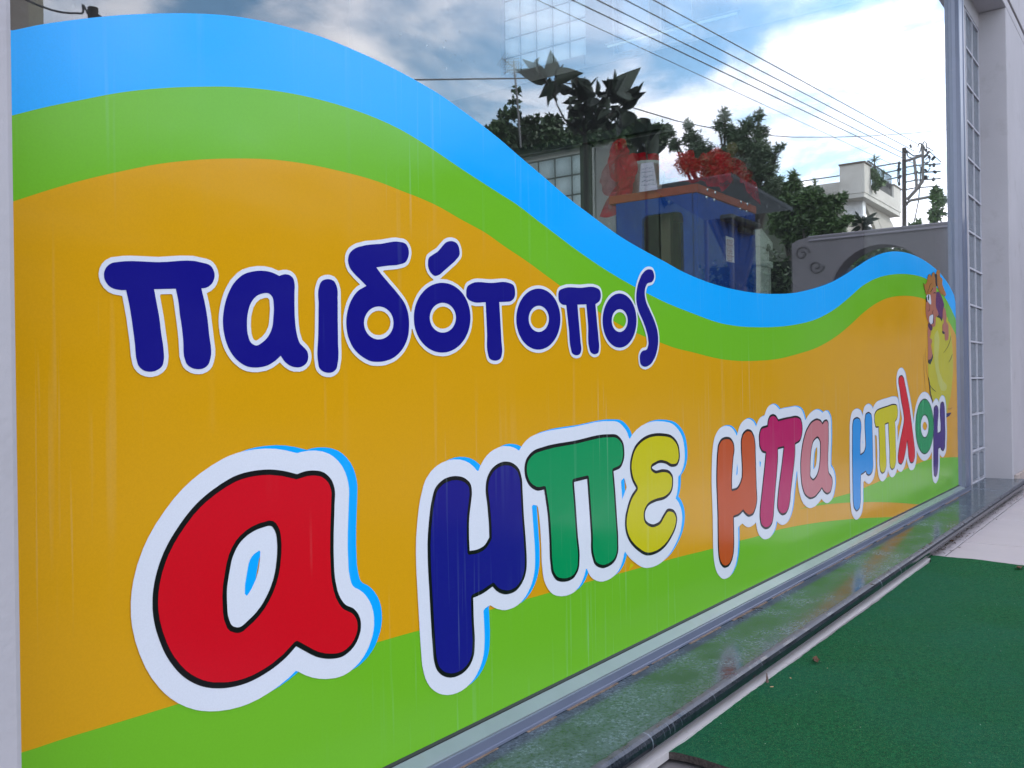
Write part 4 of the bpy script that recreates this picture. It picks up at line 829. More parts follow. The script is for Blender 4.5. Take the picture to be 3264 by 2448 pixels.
# ------------------------------------------------------------------ street side, seen mirrored in the glass
def foliage(b, blobs, n, ln, wd, seed=1, hollow=0.35, droop=0.2, mi=0):
    """scatter n small folded leaves through blobs [(centre, radius)]"""
    rg = random.Random(seed); tot = sum(r ** 2 for _, r in blobs)
    for c, r in blobs:
        for _ in range(max(3, int(n * r ** 2 / tot))):
            d = Vector((rg.gauss(0, 1), rg.gauss(0, 1), rg.gauss(0, 0.85))).normalized()
            p = c + d * r * (hollow + (1 - hollow) * rg.random() ** 0.6) * (0.8 + 0.35 * noise.noise(d * 2.3 + c))
            ax = Vector((rg.gauss(0, 1), rg.gauss(0, 1), rg.gauss(-droop, 1))).normalized()
            sd_ = ax.cross(Vector((rg.gauss(0, 1), rg.gauss(0, 1), rg.gauss(0, 1)))).normalized()
            l_, w_ = ln * rg.uniform(0.6, 1.25), wd * rg.uniform(0.7, 1.2)
            b.add([p, p + ax * l_ * 0.45 + sd_ * w_ * 0.5, p + ax * l_, p + ax * l_ * 0.45 - sd_ * w_ * 0.5], [(0, 1, 2, 3)], mi)
    return b
def twigs(b, root, blobs, rad, seed=2):
    rg = random.Random(seed)
    for c, r in blobs:
        mid = root.lerp(c, 0.55) + Vector((rg.uniform(-0.2, 0.2), rg.uniform(-0.2, 0.2), 0.1)) * (c - root).length * 0.3
        b.tube([root, mid, c], [rad, rad * 0.6, rad * 0.18], 6)
        for _ in range(4):
            d = Vector((rg.gauss(0, 1), rg.gauss(0, 1), rg.gauss(0.3, 1))).normalized(); b.tube([c, c + d * r * 0.9], [rad * 0.16, rad * 0.05], 4)
def pxr(px, py, r, X):      # blob from photo pixels on the plane x = X behind the mirror
    a = mxx(px, py, X); e = mxx(px, py - r, X); return (a, (e - a).length)
def pyr(px, py, r, d):
    a = my(px, py, d); e = my(px, py - r, d); return (a, (e - a).length)

# garden hedge along the far side of the road
hg = empty('ivy_hedge', (4, -9, 0), 'long dark ivy hedge across the road mirrored in the left of the glass', 'hedge')
hb = []; rg = random.Random(4)
for px in range(-900, 2120, 26):
    py = 470 + 70 * noise.noise(Vector((px * 0.004, 0, 0))) if px < 1560 else 402 + 14 * math.sin(px * 0.05)
    hb.append(pyr(px, py + 30, 34, 8.6))
for px, py, r in ((1607, 372, 22), (1640, 360, 24), (1585, 400, 26), (1672, 392, 22), (1701, 386, 20), (1752, 384, 20), (1775, 388, 22), (1640, 320, 10), (1650, 296, 8), (1636, 283, 6), (1830, 390, 26), (1990, 400, 24), (2020, 392, 22), (2050, 402, 26), (1925, 400, 26)):
    hb.append(pyr(px, py, r, 8.6))
ztop = 2.9
xa, xb_ = my(-900, 400, 8.6).x, my(2130, 400, 8.6).x
hc = MB(); nn = 60
for px in range(2120, 2640, 24): hb.append(pyr(px, 622 + 10 * math.sin(px * 0.06), 26, 8.6))
for px in range(1530, 2120, 22): hb.append(pyr(px, 445, 26, 8.6))
for i in range(nn):
    x0_, x1_ = xa + (xb_ - xa) * i / nn, xa + (xb_ - xa) * (i + 1) / nn; h_ = ztop - 0.12 + 0.12 * noise.noise(Vector((i * 0.7, 0, 0)))
    hc.box(x0_ - hg.location.x, x1_ - hg.location.x, -0.15, 0.35, 0, h_)
pq = sorted([(c.x, c.z) for c, r in hb])
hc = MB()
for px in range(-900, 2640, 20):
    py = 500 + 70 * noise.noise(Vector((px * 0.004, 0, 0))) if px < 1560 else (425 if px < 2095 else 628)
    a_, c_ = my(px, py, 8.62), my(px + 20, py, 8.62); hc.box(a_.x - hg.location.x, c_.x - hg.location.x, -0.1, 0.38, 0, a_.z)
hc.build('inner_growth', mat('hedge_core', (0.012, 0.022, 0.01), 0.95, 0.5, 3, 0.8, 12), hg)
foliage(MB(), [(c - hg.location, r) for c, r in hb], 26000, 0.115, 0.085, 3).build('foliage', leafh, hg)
hd2 = [(Vector((rg.uniform(xa, xb_), -8.58 + rg.uniform(-0.05, 0.1), rg.uniform(0.1, ztop))) - hg.location, 0.22) for _ in range(420)]
foliage(MB(), hd2, 12000, 0.12, 0.09, 5).build('foliage', leafh, hg)

# roof aerial on a mast overgrown with ivy
am = empty('tv_aerial', my(1652, 400, 8.4), 'television aerial on a thin mast rising above the ivy hedge', 'aerial'); am.location.z = 2.2
steel = mat('weathered_steel', (0.20, 0.20, 0.21), 0.5, 0.2, 10, metal=0.5)
mast = [my(1660, 470, 8.4), my(1650, 320, 8.4), my(1641, 232, 8.4), my(1638, 195, 8.4)]
MB().tube(rel(am, mast), 0.018, 8).build('mast', steel, am)
q = MB(); c0 = my(1628, 200, 8.4); dx_ = Vector((0.95, -0.1, -0.12))
q.tube(rel(am, [my(1600, 186, 8.4), my(1655, 226, 8.4)]), 0.009, 5)
for k in range(11):
    p = my(1600, 186, 8.4).lerp(my(1655, 226, 8.4), k / 10); q.tube(rel(am, [p + Vector((0.06, 0.05, 0.12)), p - Vector((0.06, 0.05, 0.12))]), 0.004, 4)
q.build('director_rods', steel, am)
q = MB()
for k in range(6):
    u = 1612 + 8 * k; q.tube(rel(am, [my(u, 182 + 3 * k, 8.45), my(u + 6, 232, 8.45)]), 0.004, 4)
for k in range(6): q.tube(rel(am, [my(1604, 190 + 8 * k, 8.45), my(1656, 186 + 9 * k, 8.45)]), 0.0035, 4)
q.tube(rel(am, [my(1608, 235, 8.4), my(1625, 222, 8.4), my(1641, 226, 8.4), my(1656, 232, 8.4)]), 0.007, 5)
q.build('reflector_grid', steel, am)

# magnolia with big single leaves
mg = empty('magnolia_tree', my(1860, 500, 4.9), 'dark magnolia with very large pointed leaves rising over the hedge, sharp against the sky', 'tree'); mg.location.z = 0
DM = 4.9
MB().tube(rel(mg, [Vector((my(1868, 500, DM).x, my(1868, 500, DM).y, 0)), my(1868, 470, DM), my(1860, 380, DM), my(1850, 300, DM)]), [0.04, 0.03, 0.02, 0.008], 8).build('trunk', mat('dark_bark', (0.03, 0.026, 0.02), 0.9), mg)
tw = MB()
for pts in ([(1862, 430), (1800, 380), (1775, 330), (1768, 250)], [(1860, 400), (1910, 330), (1950, 270)], [(1862, 420), (1940, 370), (2000, 320)], [(1855, 350), (1835, 290), (1838, 240)], [(1775, 320), (1740, 260), (1720, 230)]):
    tw.tube(rel(mg, [my(*p, DM) for p in pts]), [0.02, 0.014, 0.01, 0.005][:len(pts)], 6)
tw.build('branches', bark, mg)
LV = [((1745, 245), (1666, 190)), ((1745, 255), (1668, 228)), ((1720, 240), (1700, 182)), ((1735, 245), (1706, 190)), ((1755, 245), (1762, 180)), ((1770, 250), (1785, 200)), ((1770, 255), (1800, 196)), ((1775, 250), (1832, 232)), ((1770, 260), (1830, 235)), ((1765, 258), (1742, 340)), ((1765, 258), (1770, 345)), ((1760, 258), (1735, 310)), ((1775, 262), (1820, 300)),
      ((1835, 310), (1790, 268)), ((1840, 300), (1822, 245)), ((1845, 290), (1850, 240)), ((1850, 290), (1886, 235)), ((1840, 310), (1800, 320)), ((1845, 320), (1790, 330)), ((1880, 290), (1905, 232)), ((1880, 300), (1860, 245)), ((1900, 300), (1912, 255)),
      ((1940, 290), (1925, 235)), ((1945, 290), (1930, 238)), ((1955, 290), (1966, 216)), ((1960, 290), (1998, 222)), ((1965, 290), (2022, 232)), ((1965, 300), (2038, 240)), ((1960, 305), (2030, 262)), ((1950, 300), (1905, 280)), ((1990, 340), (2054, 266)), ((1990, 345), (2046, 290)), ((2000, 350), (2040, 300)), ((2000, 360), (1990, 410)),
      ((1990, 350), (2010, 415)), ((1980, 350), (2000, 300)), ((1950, 350), (1905, 370)), ((1940, 330), (1890, 340)), ((1900, 340), (1850, 370)), ((1900, 340), (1870, 400)), ((1860, 340), (1815, 370)), ((1850, 350), (1800, 390)), ((1910, 360), (1900, 420)), ((1930, 370), (1950, 430)), ((1960, 370), (1980, 425)), ((1865, 320), (1842, 270)), ((1925, 300), (1880, 280))]
rg = random.Random(8)
for _ in range(95):
    u, v = min(1990, max(1825, rg.gauss(1905, 48))), min(425, max(285, rg.gauss(350, 38))); a = rg.uniform(0, 6.28); LV.append(((u, v), (u + 36 * math.cos(a), v + 36 * math.sin(a))))
for (a, c) in LV:
    A_ = my(*a, DM + rg.uniform(-0.25, 0.25)); B_ = my(*c, DM + rg.uniform(-0.3, 0.3)); B_ = A_ + (B_ - A_) * rg.uniform(0.8, 1.05)
    place_leaf(mg, A_, B_, rg.uniform(0.22, 0.31))
sh = empty('broadleaf_shrub', my(2060, 560, 4.4), 'small dark broad-leaved shrub silhouetted just above the white flower pot', 'shrub'); sh.location.z = 0
MB().tube(rel(sh, [Vector((my(2060, 540, 4.4).x, my(2060, 540, 4.4).y, 0)), my(2060, 540, 4.4), my(2056, 450, 4.4)]), [0.03, 0.02, 0.008], 6).build('stem', mat('dark_bark', (0.03, 0.026, 0.02), 0.9), sh)
for a, c in (((2058, 440), (2048, 372)), ((2060, 445), (2075, 382)), ((2060, 450), (2098, 398)), ((2060, 455), (2118, 418)), ((2062, 470), (2122, 440)), ((2062, 490), (2118, 468)), ((2058, 500), (2105, 500)), ((2058, 450), (2015, 400)), ((2056, 460), (2002, 445)), ((2056, 480), (2004, 480)), ((2058, 500), (2030, 520)), ((2050, 440), (2030, 385)), ((2060, 430), (2060, 380)), ((2056, 490), (2010, 505)), ((2064, 480), (2100, 455)), ((2060, 440), (2040, 420)), ((2060, 460), (2090, 430)), ((2060, 510), (2080, 480)), ((2056, 505), (2040, 460))):
    place_leaf(sh, my(*a, 4.4 + rg.uniform(-.15, .15)), my(*c, 4.4 + rg.uniform(-.2, .2)), rg.uniform(0.4, 0.6))

def tree(name, label, cat, blobs, root, n, ln, wd, m, rad=0.09, seed=1, hollow=0.3):
    t_ = empty(name, root, label, cat)
    foliage(MB(), [(c - t_.location, r) for c, r in blobs], n, ln, wd, seed, hollow).build('crown', m, t_)
    b = MB(); top = Vector((0, 0, 0)); cm = sum((c for c, r in blobs), Vector()) / len(blobs) - t_.location
    fork = Vector((cm.x * 0.4, cm.y * 0.4, cm.z * 0.5))
    b.tube([(0, 0, 0), fork * 0.5 + Vector((0.05, 0, 0)), fork], [rad * 1.3, rad, rad * 0.8], 8)
    twigs(b, fork, [(c - t_.location, r) for c, r in blobs], rad * 0.55, seed); b.build('trunk', bark, t_); return t_
XO = 12.5
ob = [pxr(*p, XO) for p in ((2140, 420, 16), (2150, 460, 26), (2195, 400, 18), (2205, 440, 34), (2235, 480, 44), (2200, 520, 50), (2268, 520, 50), (2290, 400, 20), (2310, 372, 22), (2322, 420, 34), (2360, 440, 40), (2385, 400, 30), (2418, 372, 18), (2425, 420, 30), (2350, 490, 55), (2420, 480, 50), (2440, 540, 48), (2390, 560, 60), (2320, 570, 60), (2260, 590, 50), (2455, 500, 26), (2310, 352, 9), (2420, 356, 9), (2480, 470, 14), (2495, 462, 9), (2460, 600, 40), (2300, 500, 44), (2340, 540, 50), (2400, 520, 50), (2280, 560, 44), (2380, 470, 40))]
g0 = mxx(2380, 900, XO); g0.z = -0.02
tree('olive_tree', 'bushy olive tree with fine grey-green leaves mirrored above the red bows', 'tree', ob, g0, 24000, 0.075, 0.019, leafo, 0.10, 21)
XB = 15
eb = [pxr(*p, XB) for p in ((2482, 575, 16), (2500, 600, 26), (2530, 560, 16), (2536, 590, 24), (2520, 650, 46), (2565, 650, 40), (2580, 620, 24), (2600, 640, 30), (2640, 640, 24), (2620, 690, 44), (2660, 660, 28), (2680, 630, 20), (2560, 710, 50), (2490, 710, 50), (2660, 720, 40), (2600, 740, 40), (2700, 700, 22), (2530, 760, 40))]
g0 = mxx(2560, 900, XB); g0.z = -0.02
tree('evergreen_tree', 'dark evergreen trees and shrubs crowding beside the balcony house', 'tree', eb, g0, 11000, 0.10, 0.035, leafm, 0.09, 22, 0.1)
# near clumps of large-leaved shrubs above the wall
for name, lab_, pts, X_ in (('loquat_shrub', 'large-leaved shrub with drooping leaves below the balcony house', (2750, 712, 46), 16), ('loquat_shrub', 'large-leaved shrub with drooping leaves left of the balcony house corner', (2640, 672, 34), 16)):
    s_ = empty(name, mxx(pts[0], pts[1], X_), lab_, 'shrub'); s_.location.z = 0
    c_, r_ = pxr(*pts, X_)
    MB().tube([(0, 0, 0), (0, 0, c_.z)], [0.05, 0.02], 6).build('stem', bark, s_)
    for k in range(44):
        d = Vector((rg.gauss(0, 1), rg.gauss(0, 1), rg.gauss(0.1, 0.7))).normalized(); A_ = c_ + d * r_ * rg.uniform(0.0, 0.6)
        place_leaf(s_, A_, A_ + (d + Vector((0, 0, -0.25))) * r_ * rg.uniform(0.6, 0.85), rg.uniform(0.3, 0.42))
# dark clipped hedge closing the plot to the right
dh = empty('clipped_hedge', (14, -4.6, 0), 'dark clipped hedge behind the grey garden wall end', 'hedge')
p0_, p1_ = mxx(2290, 700, 13.5), mxx(3040, 780, 13.5)  # right end runs on unseen, added to block sky glare through the round opening
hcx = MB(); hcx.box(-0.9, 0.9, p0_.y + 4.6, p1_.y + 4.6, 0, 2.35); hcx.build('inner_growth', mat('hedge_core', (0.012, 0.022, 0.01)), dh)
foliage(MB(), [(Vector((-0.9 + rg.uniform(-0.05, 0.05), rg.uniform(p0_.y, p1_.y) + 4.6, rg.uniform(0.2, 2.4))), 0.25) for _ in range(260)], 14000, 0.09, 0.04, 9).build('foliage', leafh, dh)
# right-edge tree seen past the pole
rb = [pxr(*p, 26) for p in ((2984, 610, 16), (2992, 640, 22), (2984, 680, 22), (2978, 700, 12), (2925, 712, 8), (2918, 722, 10), (2900, 728, 9))]
g0 = mxx(3000, 900, 26); g0.z = 0
tree('garden_tree', 'loose small-leaved tree at the far right beside the utility pole', 'tree', rb, g0, 900, 0.16, 0.07, leafm, 0.08, 23)

# corrugated carport roof
cr_ = empty('carport', mxx(2430, 640, 11), 'dark corrugated carport roof on thin posts under the olive tree', 'carport'); cr_.location.z = 0
ym, y0_, y1_ = cr_.location.y, -1.0, 2.6
a_ = mxx(2330, 556, 11); c_ = mxx(2530, 668, 11)
rf = MB(); nrib = 26
for i in range(nrib):
    t0, t1, tm = i / nrib, (i + 0.5) / nrib, (i + 1) / nrib
    P = [a_.lerp(c_, t) - cr_.location for t in (t0, t1, tm)]
    up_ = Vector((0, 0, 0.03)); back = Vector((0.3, -1.3, 0.06))
    rf.add([P[0], P[1] + up_, P[2], P[0] + back, P[1] + up_ + back, P[2] + back], [(0, 1, 4, 3), (1, 2, 5, 4)])
    rf.add([P[0] - up_ * 1.6, P[1], P[2] - up_ * 1.6, P[2], P[1] + up_, P[0]], [(0, 1, 4, 5), (1, 2, 3, 4)])
rf.build('roof_sheet', mat('dark_corrugated_metal', (0.07, 0.08, 0.085), 0.6, 0.2, 8), cr_)
pm = MB()
for t in (0.05, 0.5, 0.95):
    P = a_.lerp(c_, t) - cr_.location; pm.tube([(P.x + 0.5, P.y - 0.6, 0), (P.x + 0.5, P.y - 0.6, P.z)], 0.03, 8)
    o = pm.build('post', mat('dark_paint', (0.03, 0.03, 0.03), 0.6), cr_); pm = MB()

# grey garden wall with round opening and scroll relief, standing square to the shop front
gw = empty('garden_wall', (7.3, -0.9, 0), 'grey rendered garden wall with round opening and scroll relief mirrored at the right', 'wall')
YE0, YE1, ZT = -0.146, -1.57, 1.765
b = MB(); arc = []; cyw_, czw, rw = -0.905, 1.29, 0.365
for k in range(40): a = 2 * math.pi * k / 40; arc.append((cyw_ + rw * math.cos(a), czw + rw * math.sin(a)))
outer = [(YE0, 0), (YE0, ZT), (YE1 + 0.14, ZT), (YE1 + 0.05, ZT - 0.015), (YE1, ZT - 0.04), (YE1, 0)]
def pane_faces(x):
    polys = [[Vector((p[0], p[1], 0)) for p in outer], [Vector((p[0], p[1], 0)) for p in arc]]
    fl = [p for q in polys for p in q]; return [(x - 7.3, p.x + 0.9, p.y) for p in fl], [tuple(t) for t in tessellate_polygon(polys)]
v1, f1 = pane_faces(7.3); v2, f2 = pane_faces(7.52)
b.add(v1, f1); b.add(v2, f2)
b.add([v1[i] for i in range(len(outer))] + [v2[i] for i in range(len(outer))], [(i, (i + 1) % 6, 6 + (i + 1) % 6, 6 + i) for i in range(6)])
no = len(outer); b.add(v1[no:] + v2[no:], [(i, (i + 1) % 40, 40 + (i + 1) % 40, 40 + i) for i in range(40)])
gwm = mat('grey_render', (0.155, 0.147, 0.155), 0.9, 0.08, 3, 0.3, 90)
b.build('wall_body', gwm, gw)
b = MB(); n_ = 2
b.add([(-0.012, YE0 + 0.9, ZT - 0.03), (-0.012, YE1 + 1.04, ZT - 0.03), (0.03, YE1 + 1.02, ZT + 0.012), (0.03, YE0 + 0.9, ZT + 0.012), (0.24, YE0 + 0.9, ZT + 0.012), (0.24, YE1 + 1.02, ZT + 0.012), (0.24, YE0 + 0.9, ZT + 0.001), (0.24, YE1 + 1.02, ZT + 0.001), (-0.012, YE0 + 0.9, ZT - 0.035), (-0.012, YE1 + 1.04, ZT - 0.035)],
      [(0, 1, 2, 3), (3, 2, 5, 4), (4, 5, 7, 6), (8, 9, 1, 0)])
b.build('coping', mat('grey_render_light', (0.19, 0.18, 0.20), 0.85, 0.06, 3), gw)
def spiral(cy0, cz0, r0_, flip):
    pts = []
    for k in range(26):
        t = k / 25; a = t * 2.6 * math.pi * flip; r_ = r0_ * (1 - 0.8 * t); pts.append((-0.004, cy0 + 0.9 + r_ * math.cos(a), cz0 + r_ * math.sin(a)))
    return MB().tube(pts, 0.008, 6).build('scroll', mat('grey_render_dark', (0.09, 0.085, 0.088), 0.9), gw)
spiral(-1.49, 1.64, 0.06, 1); spiral(-1.38, 1.53, 0.06, -1)

# motor scooter parked behind the round opening
scx = empty('motor_scooter', (8.25, -1.25, 0), 'pale grey motor scooter with tall windscreen half seen through the round wall opening', 'scooter')
gp = mat('silver_grey_paint', (0.42, 0.43, 0.46), 0.3); bk = mat('black_rubber', (0.015, 0.015, 0.015), 0.8)
for yy_, nm in ((-0.62, 'wheel'), (0.62, 'wheel')):
    o = MB().lathe([(0.13, -0.05), (0.22, -0.05), (0.25, 0.0), (0.22, 0.05), (0.13, 0.05), (0.13, -0.05)], seg=20).build(nm, bk, scx, smooth=True); o.rotation_euler = (0, R(90), 0); o.location = (0, yy_, 0.25)
MB().extrude([(0.15, 0.35), (0.85, 0.45), (0.88, 0.72), (0.3, 0.76), (0.15, 0.5), (-0.2, 0.32), (-0.35, 0.40), (-0.45, 0.95), (-0.38, 1.18), (-0.30, 1.16), (-0.28, 0.45), (-0.1, 0.26), (0.15, 0.26)], -0.15, 0.15).build('body', gp, scx, bevel=0.03, bseg=3)
MB().box(-0.13, 0.13, 0.2, 0.82, 0.765, 0.86).build('seat', bk, scx, bevel=0.03, bseg=3)
MB().box(-0.2, 0.2, 0.62, 1.0, 0.95, 1.5).build('top_case', gp, scx, bevel=0.06, bseg=3)
MB().tube([(-0.32, -0.28, 1.12), (0, -0.36, 1.16), (0.32, -0.28, 1.12)], 0.015, 8).build('handlebar', bk, scx)
wsn = MB()
for i in range(7):
    for j in range(7):
        u = i / 6 - 0.5; t = j / 6; wsn.v.append((u * 0.5 * (1 - 0.35 * t * t), -0.48 + 0.3 * t - 0.25 * u * u * -1, 1.1 + 0.52 * t)); 
for i in range(6):
    for j in range(6): wsn.f.append((i * 7 + j, (i + 1) * 7 + j, (i + 1) * 7 + j + 1, i * 7 + j + 1)); wsn.mi.append(0)
wsn.build('windscreen', mat('smoked_windscreen', (0.35, 0.36, 0.38), 0.15), scx, smooth=True)
for s_ in (-1, 1):
    o = MB().lathe([(0.0005, 0.03), (0.035, 0.02), (0.05, 0.0), (0.0005, -0.005)], seg=14).build('mirror', mat('cream_gloss', (0.66, 0.7, 0.6)), scx, smooth=True); o.rotation_euler = (R(90), 0, 0); o.location = (0.3 * s_, -0.16, 1.58)
gb_ = [pxr(*p, 11.5) for p in ((2800, 800, 40), (2850, 820, 40), (2760, 830, 40), (2830, 870, 50))]
g0 = mxx(2810, 900, 11.5); g0.z = -0.01
tree('green_bush', 'green bush glimpsed through the round opening of the grey wall', 'bush', gb_, g0, 1800, 0.10, 0.05, leafm, 0.04, 24, 0.1)

# house with corner balcony
X0 = 30.0
pA = mxx(2755, 518, X0); YB = -pA.y                     # mirrored distance of the side facing the street
hs = empty('balcony_house', (X0 + 4, pA.y - 5, 0), 'pale rendered house with projecting corner balcony above the grey wall', 'house')
cream = mat('aged_cream_render', (0.50, 0.48, 0.43), 0.85, 0.08, 1.2, dirt=((0.28, 0.25, 0.2), 1.6, 0.55, 0.75, 0.5)); shadew = mat('ochre_wall_shaded', (0.12, 0.085, 0.055), 0.85, 0.1, 1)  # ochre wall colour darkened to stand for the shade under the balcony
def bx_w(name, x0_, x1_, yy0, yy1, z0_, z1_, m, bev=0.0):
    L_ = hs.location; return MB().box(x0_ - L_.x, x1_ - L_.x, yy0 - L_.y, yy1 - L_.y, z0_, z1_).build(name, m, hs, bevel=bev)
zt_, zb_ = pA.z, mxx(2757, 612, X0).z
yL = mxx(2676, 525, X0).y                                # far end of the balcony front
X1 = on_y(2872, 600, YB).x; xa_ = on_y(2776, 600, YB).x; xb2 = on_y(2849, 600, YB).x; yc = -YB
zp = on_y(2800, 601, YB).z
bx_w('balcony_front', X0, X0 + 0.18, yL, yc, zb_, zt_, cream)
bx_w('balcony_pier', X0 + 0.181, xa_, yc - 0.18, yc, zb_, zt_, cream)
bx_w('balcony_pier', xb2, X1, yc - 0.8, yc, zb_, zt_ - 0.12, cream)
bx_w('balcony_parapet', xa_ + 0.001, xb2 - 0.001, yc - 0.16, yc, zb_, zp, cream)
bx_w('capping', X0 - 0.04, xa_ + 0.04, yc - 0.2, yc + 0.04, zt_ + 0.001, zt_ + 0.05, mat('brown_cap', (0.13, 0.1, 0.08), 0.8)); bx_w('capping', xb2 - 0.03, X1 + 0.03, yc - 0.85, yc + 0.03, zt_ - 0.119, zt_ - 0.07, mat('brown_cap', (0.13, 0.1, 0.08)))
bx_w('capping', X0 - 0.04, X0 + 0.22, yL - 0.02, yc - 0.201, zt_ + 0.001, zt_ + 0.05, mat('brown_cap', (0.13, 0.1, 0.08)))
bx_w('balcony_slab', X0 + 0.02, X1 - 0.02, yL, yc - 0.02, zb_ - 0.14, zb_ - 0.001, cream)
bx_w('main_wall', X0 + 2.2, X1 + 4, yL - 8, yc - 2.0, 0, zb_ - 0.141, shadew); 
bx_w('upper_wall', X0 + 2.4, X1 + 4, yL - 8, yc - 3.0, zb_, zb_ + 0.6, cream)
pw = mxx(2676, 580, X0 + 0.4); bx_w('wing_wall', X0 + 0.4, X0 + 3, pw.y - 4.5, pw.y + 0.05, 0, pw.z, cream)
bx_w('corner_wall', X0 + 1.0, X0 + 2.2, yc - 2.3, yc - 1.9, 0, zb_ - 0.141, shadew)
acp = on_x(2727, 670, X0 + 0.95); bx_w('air_conditioner', X0 + 0.65, X0 + 0.99, -acp.y - 0.32, -acp.y + 0.32, acp.z - 0.3, acp.z + 0.3, mat('white_gloss', (0.75, 0.75, 0.76)), 0.03)
# sloping solid screen below the balcony
for (pa, pb, pc, pd) in (((2750, 629), (2770, 636), (2812, 732), (2794, 734)), ((2772, 637), (2822, 668), (2853, 728), (2813, 732))):
    q_ = [mir(on_y(u, v, YB - 0.0 + 0.3)) - hs.location for u, v in (pa, pb, pc, pd)]
    bk_ = [p + Vector((0.05, -0.12, 0)) for p in q_]
    MB().add(q_ + bk_, [(0, 1, 2, 3), (7, 6, 5, 4), (0, 1, 5, 4), (1, 2, 6, 5), (2, 3, 7, 6), (3, 0, 4, 7)]).build('sloping_screen', mat('cream_boards', (0.40, 0.37, 0.32), 0.7), hs)
rl = MB(); L_ = hs.location; nb = 18; zr = on_y(2800, 560, YB).z
for k in range(nb + 1):
    xx_ = xa_ + (xb2 - xa_) * k / nb; rl.tube([(xx_ - L_.x, yc - 0.08 - L_.y, zp), (xx_ - L_.x, yc - 0.08 - L_.y, zp + 0.75)], 0.014, 4)
rl.tube([(xa_ - L_.x, yc - 0.08 - L_.y, zp + 0.75), (xb2 - L_.x, yc - 0.08 - L_.y, zp + 0.75)], 0.025, 5)
for k in range(9):
    xx_ = xa_ + (xb2 - xa_) * (k + 0.5) / 9; pts = [(xx_ - L_.x + 0.09 * math.cos(a), yc - 0.08 - L_.y, zp + 0.4 + 0.12 * math.sin(a)) for a in [i * 0.7 for i in range(10)]]; rl.tube(pts, 0.01, 4)
rl.build('railing', mat('black_iron', (0.02, 0.02, 0.02), 0.6), hs)
# beige block at the top left
lb = empty('beige_house', mir(on_y(95, 40, 16)) * 1.0, 'plain beige house end at the top left corner behind a sagging cable', 'house'); lb.location.z = 0
xq0, xq1 = my(-120, 40, 16).x - lb.location.x, my(139, 40, 16).x - lb.location.x
MB().box(xq0, xq1, -5, 0, 0, 11).build('wall', mat('beige_render', (0.36, 0.33, 0.27), 0.9, 0.1, 1), lb)
MB().box(xq0, my(78, 40, 16).x - lb.location.x, 0.001, 0.15, 0, 11).build('wall', mat('beige_render_shaded', (0.26, 0.22, 0.2), 0.9, 0.1, 1), lb)  # shaded column of the house, its shade put into a darker render

def yucca(px, py, r, X_, label, n=46):
    c = mxx(px, py, X_); rr_ = (mxx(px, py - r, X_) - c).length; o = empty('yucca_plant', (c.x, c.y, c.z - rr_ * 1.2), label, 'plant')
    b = MB(); b.tube([(0, 0, 0), (0, 0, rr_ * 1.2)], rr_ * 0.10, 6); b.build('stem', bark, o)
    b = MB()
    for k in range(n):
        d = Vector((rg.gauss(0, 1), rg.gauss(0, 1), rg.gauss(0.5, 0.9))).normalized(); s_ = d.cross(Vector((0.3, 0.2, 1))).normalized() * rr_ * 0.045
        q_ = Vector((0, 0, rr_ * 1.2)); b.add([q_ - s_, q_ + s_, q_ + d * rr_ * 0.6 + s_ * 0.8, q_ + d * rr_ * rg.uniform(0.85, 1.1), q_ + d * rr_ * 0.6 - s_ * 0.8], [(0, 1, 2, 3, 4)])
    b.build('leaves', leafm, o); return o
yucca(2788, 510, 24, 30.6, 'spiky yucca standing tall in the corner of the balcony')
yucca(2815, 553, 17, 30.9, 'smaller spiky yucca on the balcony beside the iron railing')
yucca(2598, 583, 22, 31, 'spiky yucca peeping over the low wing wall of the house')
bb = [pxr(*p, 30.8) for p in ((2785, 545, 11), (2790, 565, 14), (2800, 580, 15), (2812, 580, 11), (2792, 595, 14))]
bsh = empty('balcony_bush', bb[-1][0] - Vector((0, 0, bb[-1][1])), 'dark bushy plant filling the balcony corner under the yuccas', 'plant')
foliage(MB(), [(c - bsh.location, r) for c, r in bb], 900, 0.12, 0.06, 31, 0.1).build('foliage', leafm, bsh)
MB().tube([(0, 0, -0.1), tuple(bb[0][0] - bsh.location)], 0.02, 6).build('stem', bark, bsh)

# utility pole
XP = 42.0
up_ = empty('utility_pole', mxx(2882, 900, XP), 'dark wooden utility pole carrying steel brackets, insulators and a lamp arm', 'utility pole'); up_.location.z = 0
W_ = lambda *p: [tuple(mxx(u, v, XP) - up_.location) for u, v in p]
rp = (mxx(2889, 600, XP) - mxx(2875, 600, XP)).length / 2
pt_ = mxx(2882, 471, XP)
MB().tube([(0, 0, 0), (W_((2883, 725))[0]), W_((2882, 471))[0]], [rp * 1.15, rp * 1.05, rp * 0.95], 12).build('pole', mat('creosoted_wood', (0.035, 0.025, 0.02), 0.85, 0.3, 4, stretch=(4, 4, 0.3)), up_)
stl = mat('galvanised_steel', (0.13, 0.12, 0.11), 0.55, 0.2, 5)
MB().tube(W_((2889, 513), (2918, 503), (2945, 494)), 0.06, 6).build('crossarm', stl, up_)
MB().tube(W_((2941, 462), (2942, 520), (2942, 577)), 0.06, 6).build('bracket', stl, up_)
MB().tube(W_((2942, 576), (2918, 608), (2891, 637)), 0.075, 6).build('brace', stl, up_)
MB().tube(W_((2914, 506), (2920, 560), (2922, 600)), 0.06, 6).build('bracket', stl, up_)
lm = MB(); lm.tube(W_((2890, 655), (2894, 645), (2903, 639), (2940, 632), (2995, 621)), 0.06, 6); lm.build('lamp_arm', stl, up_)
ins = MB(); insm = mat('dark_insulator', (0.03, 0.03, 0.035), 0.3)
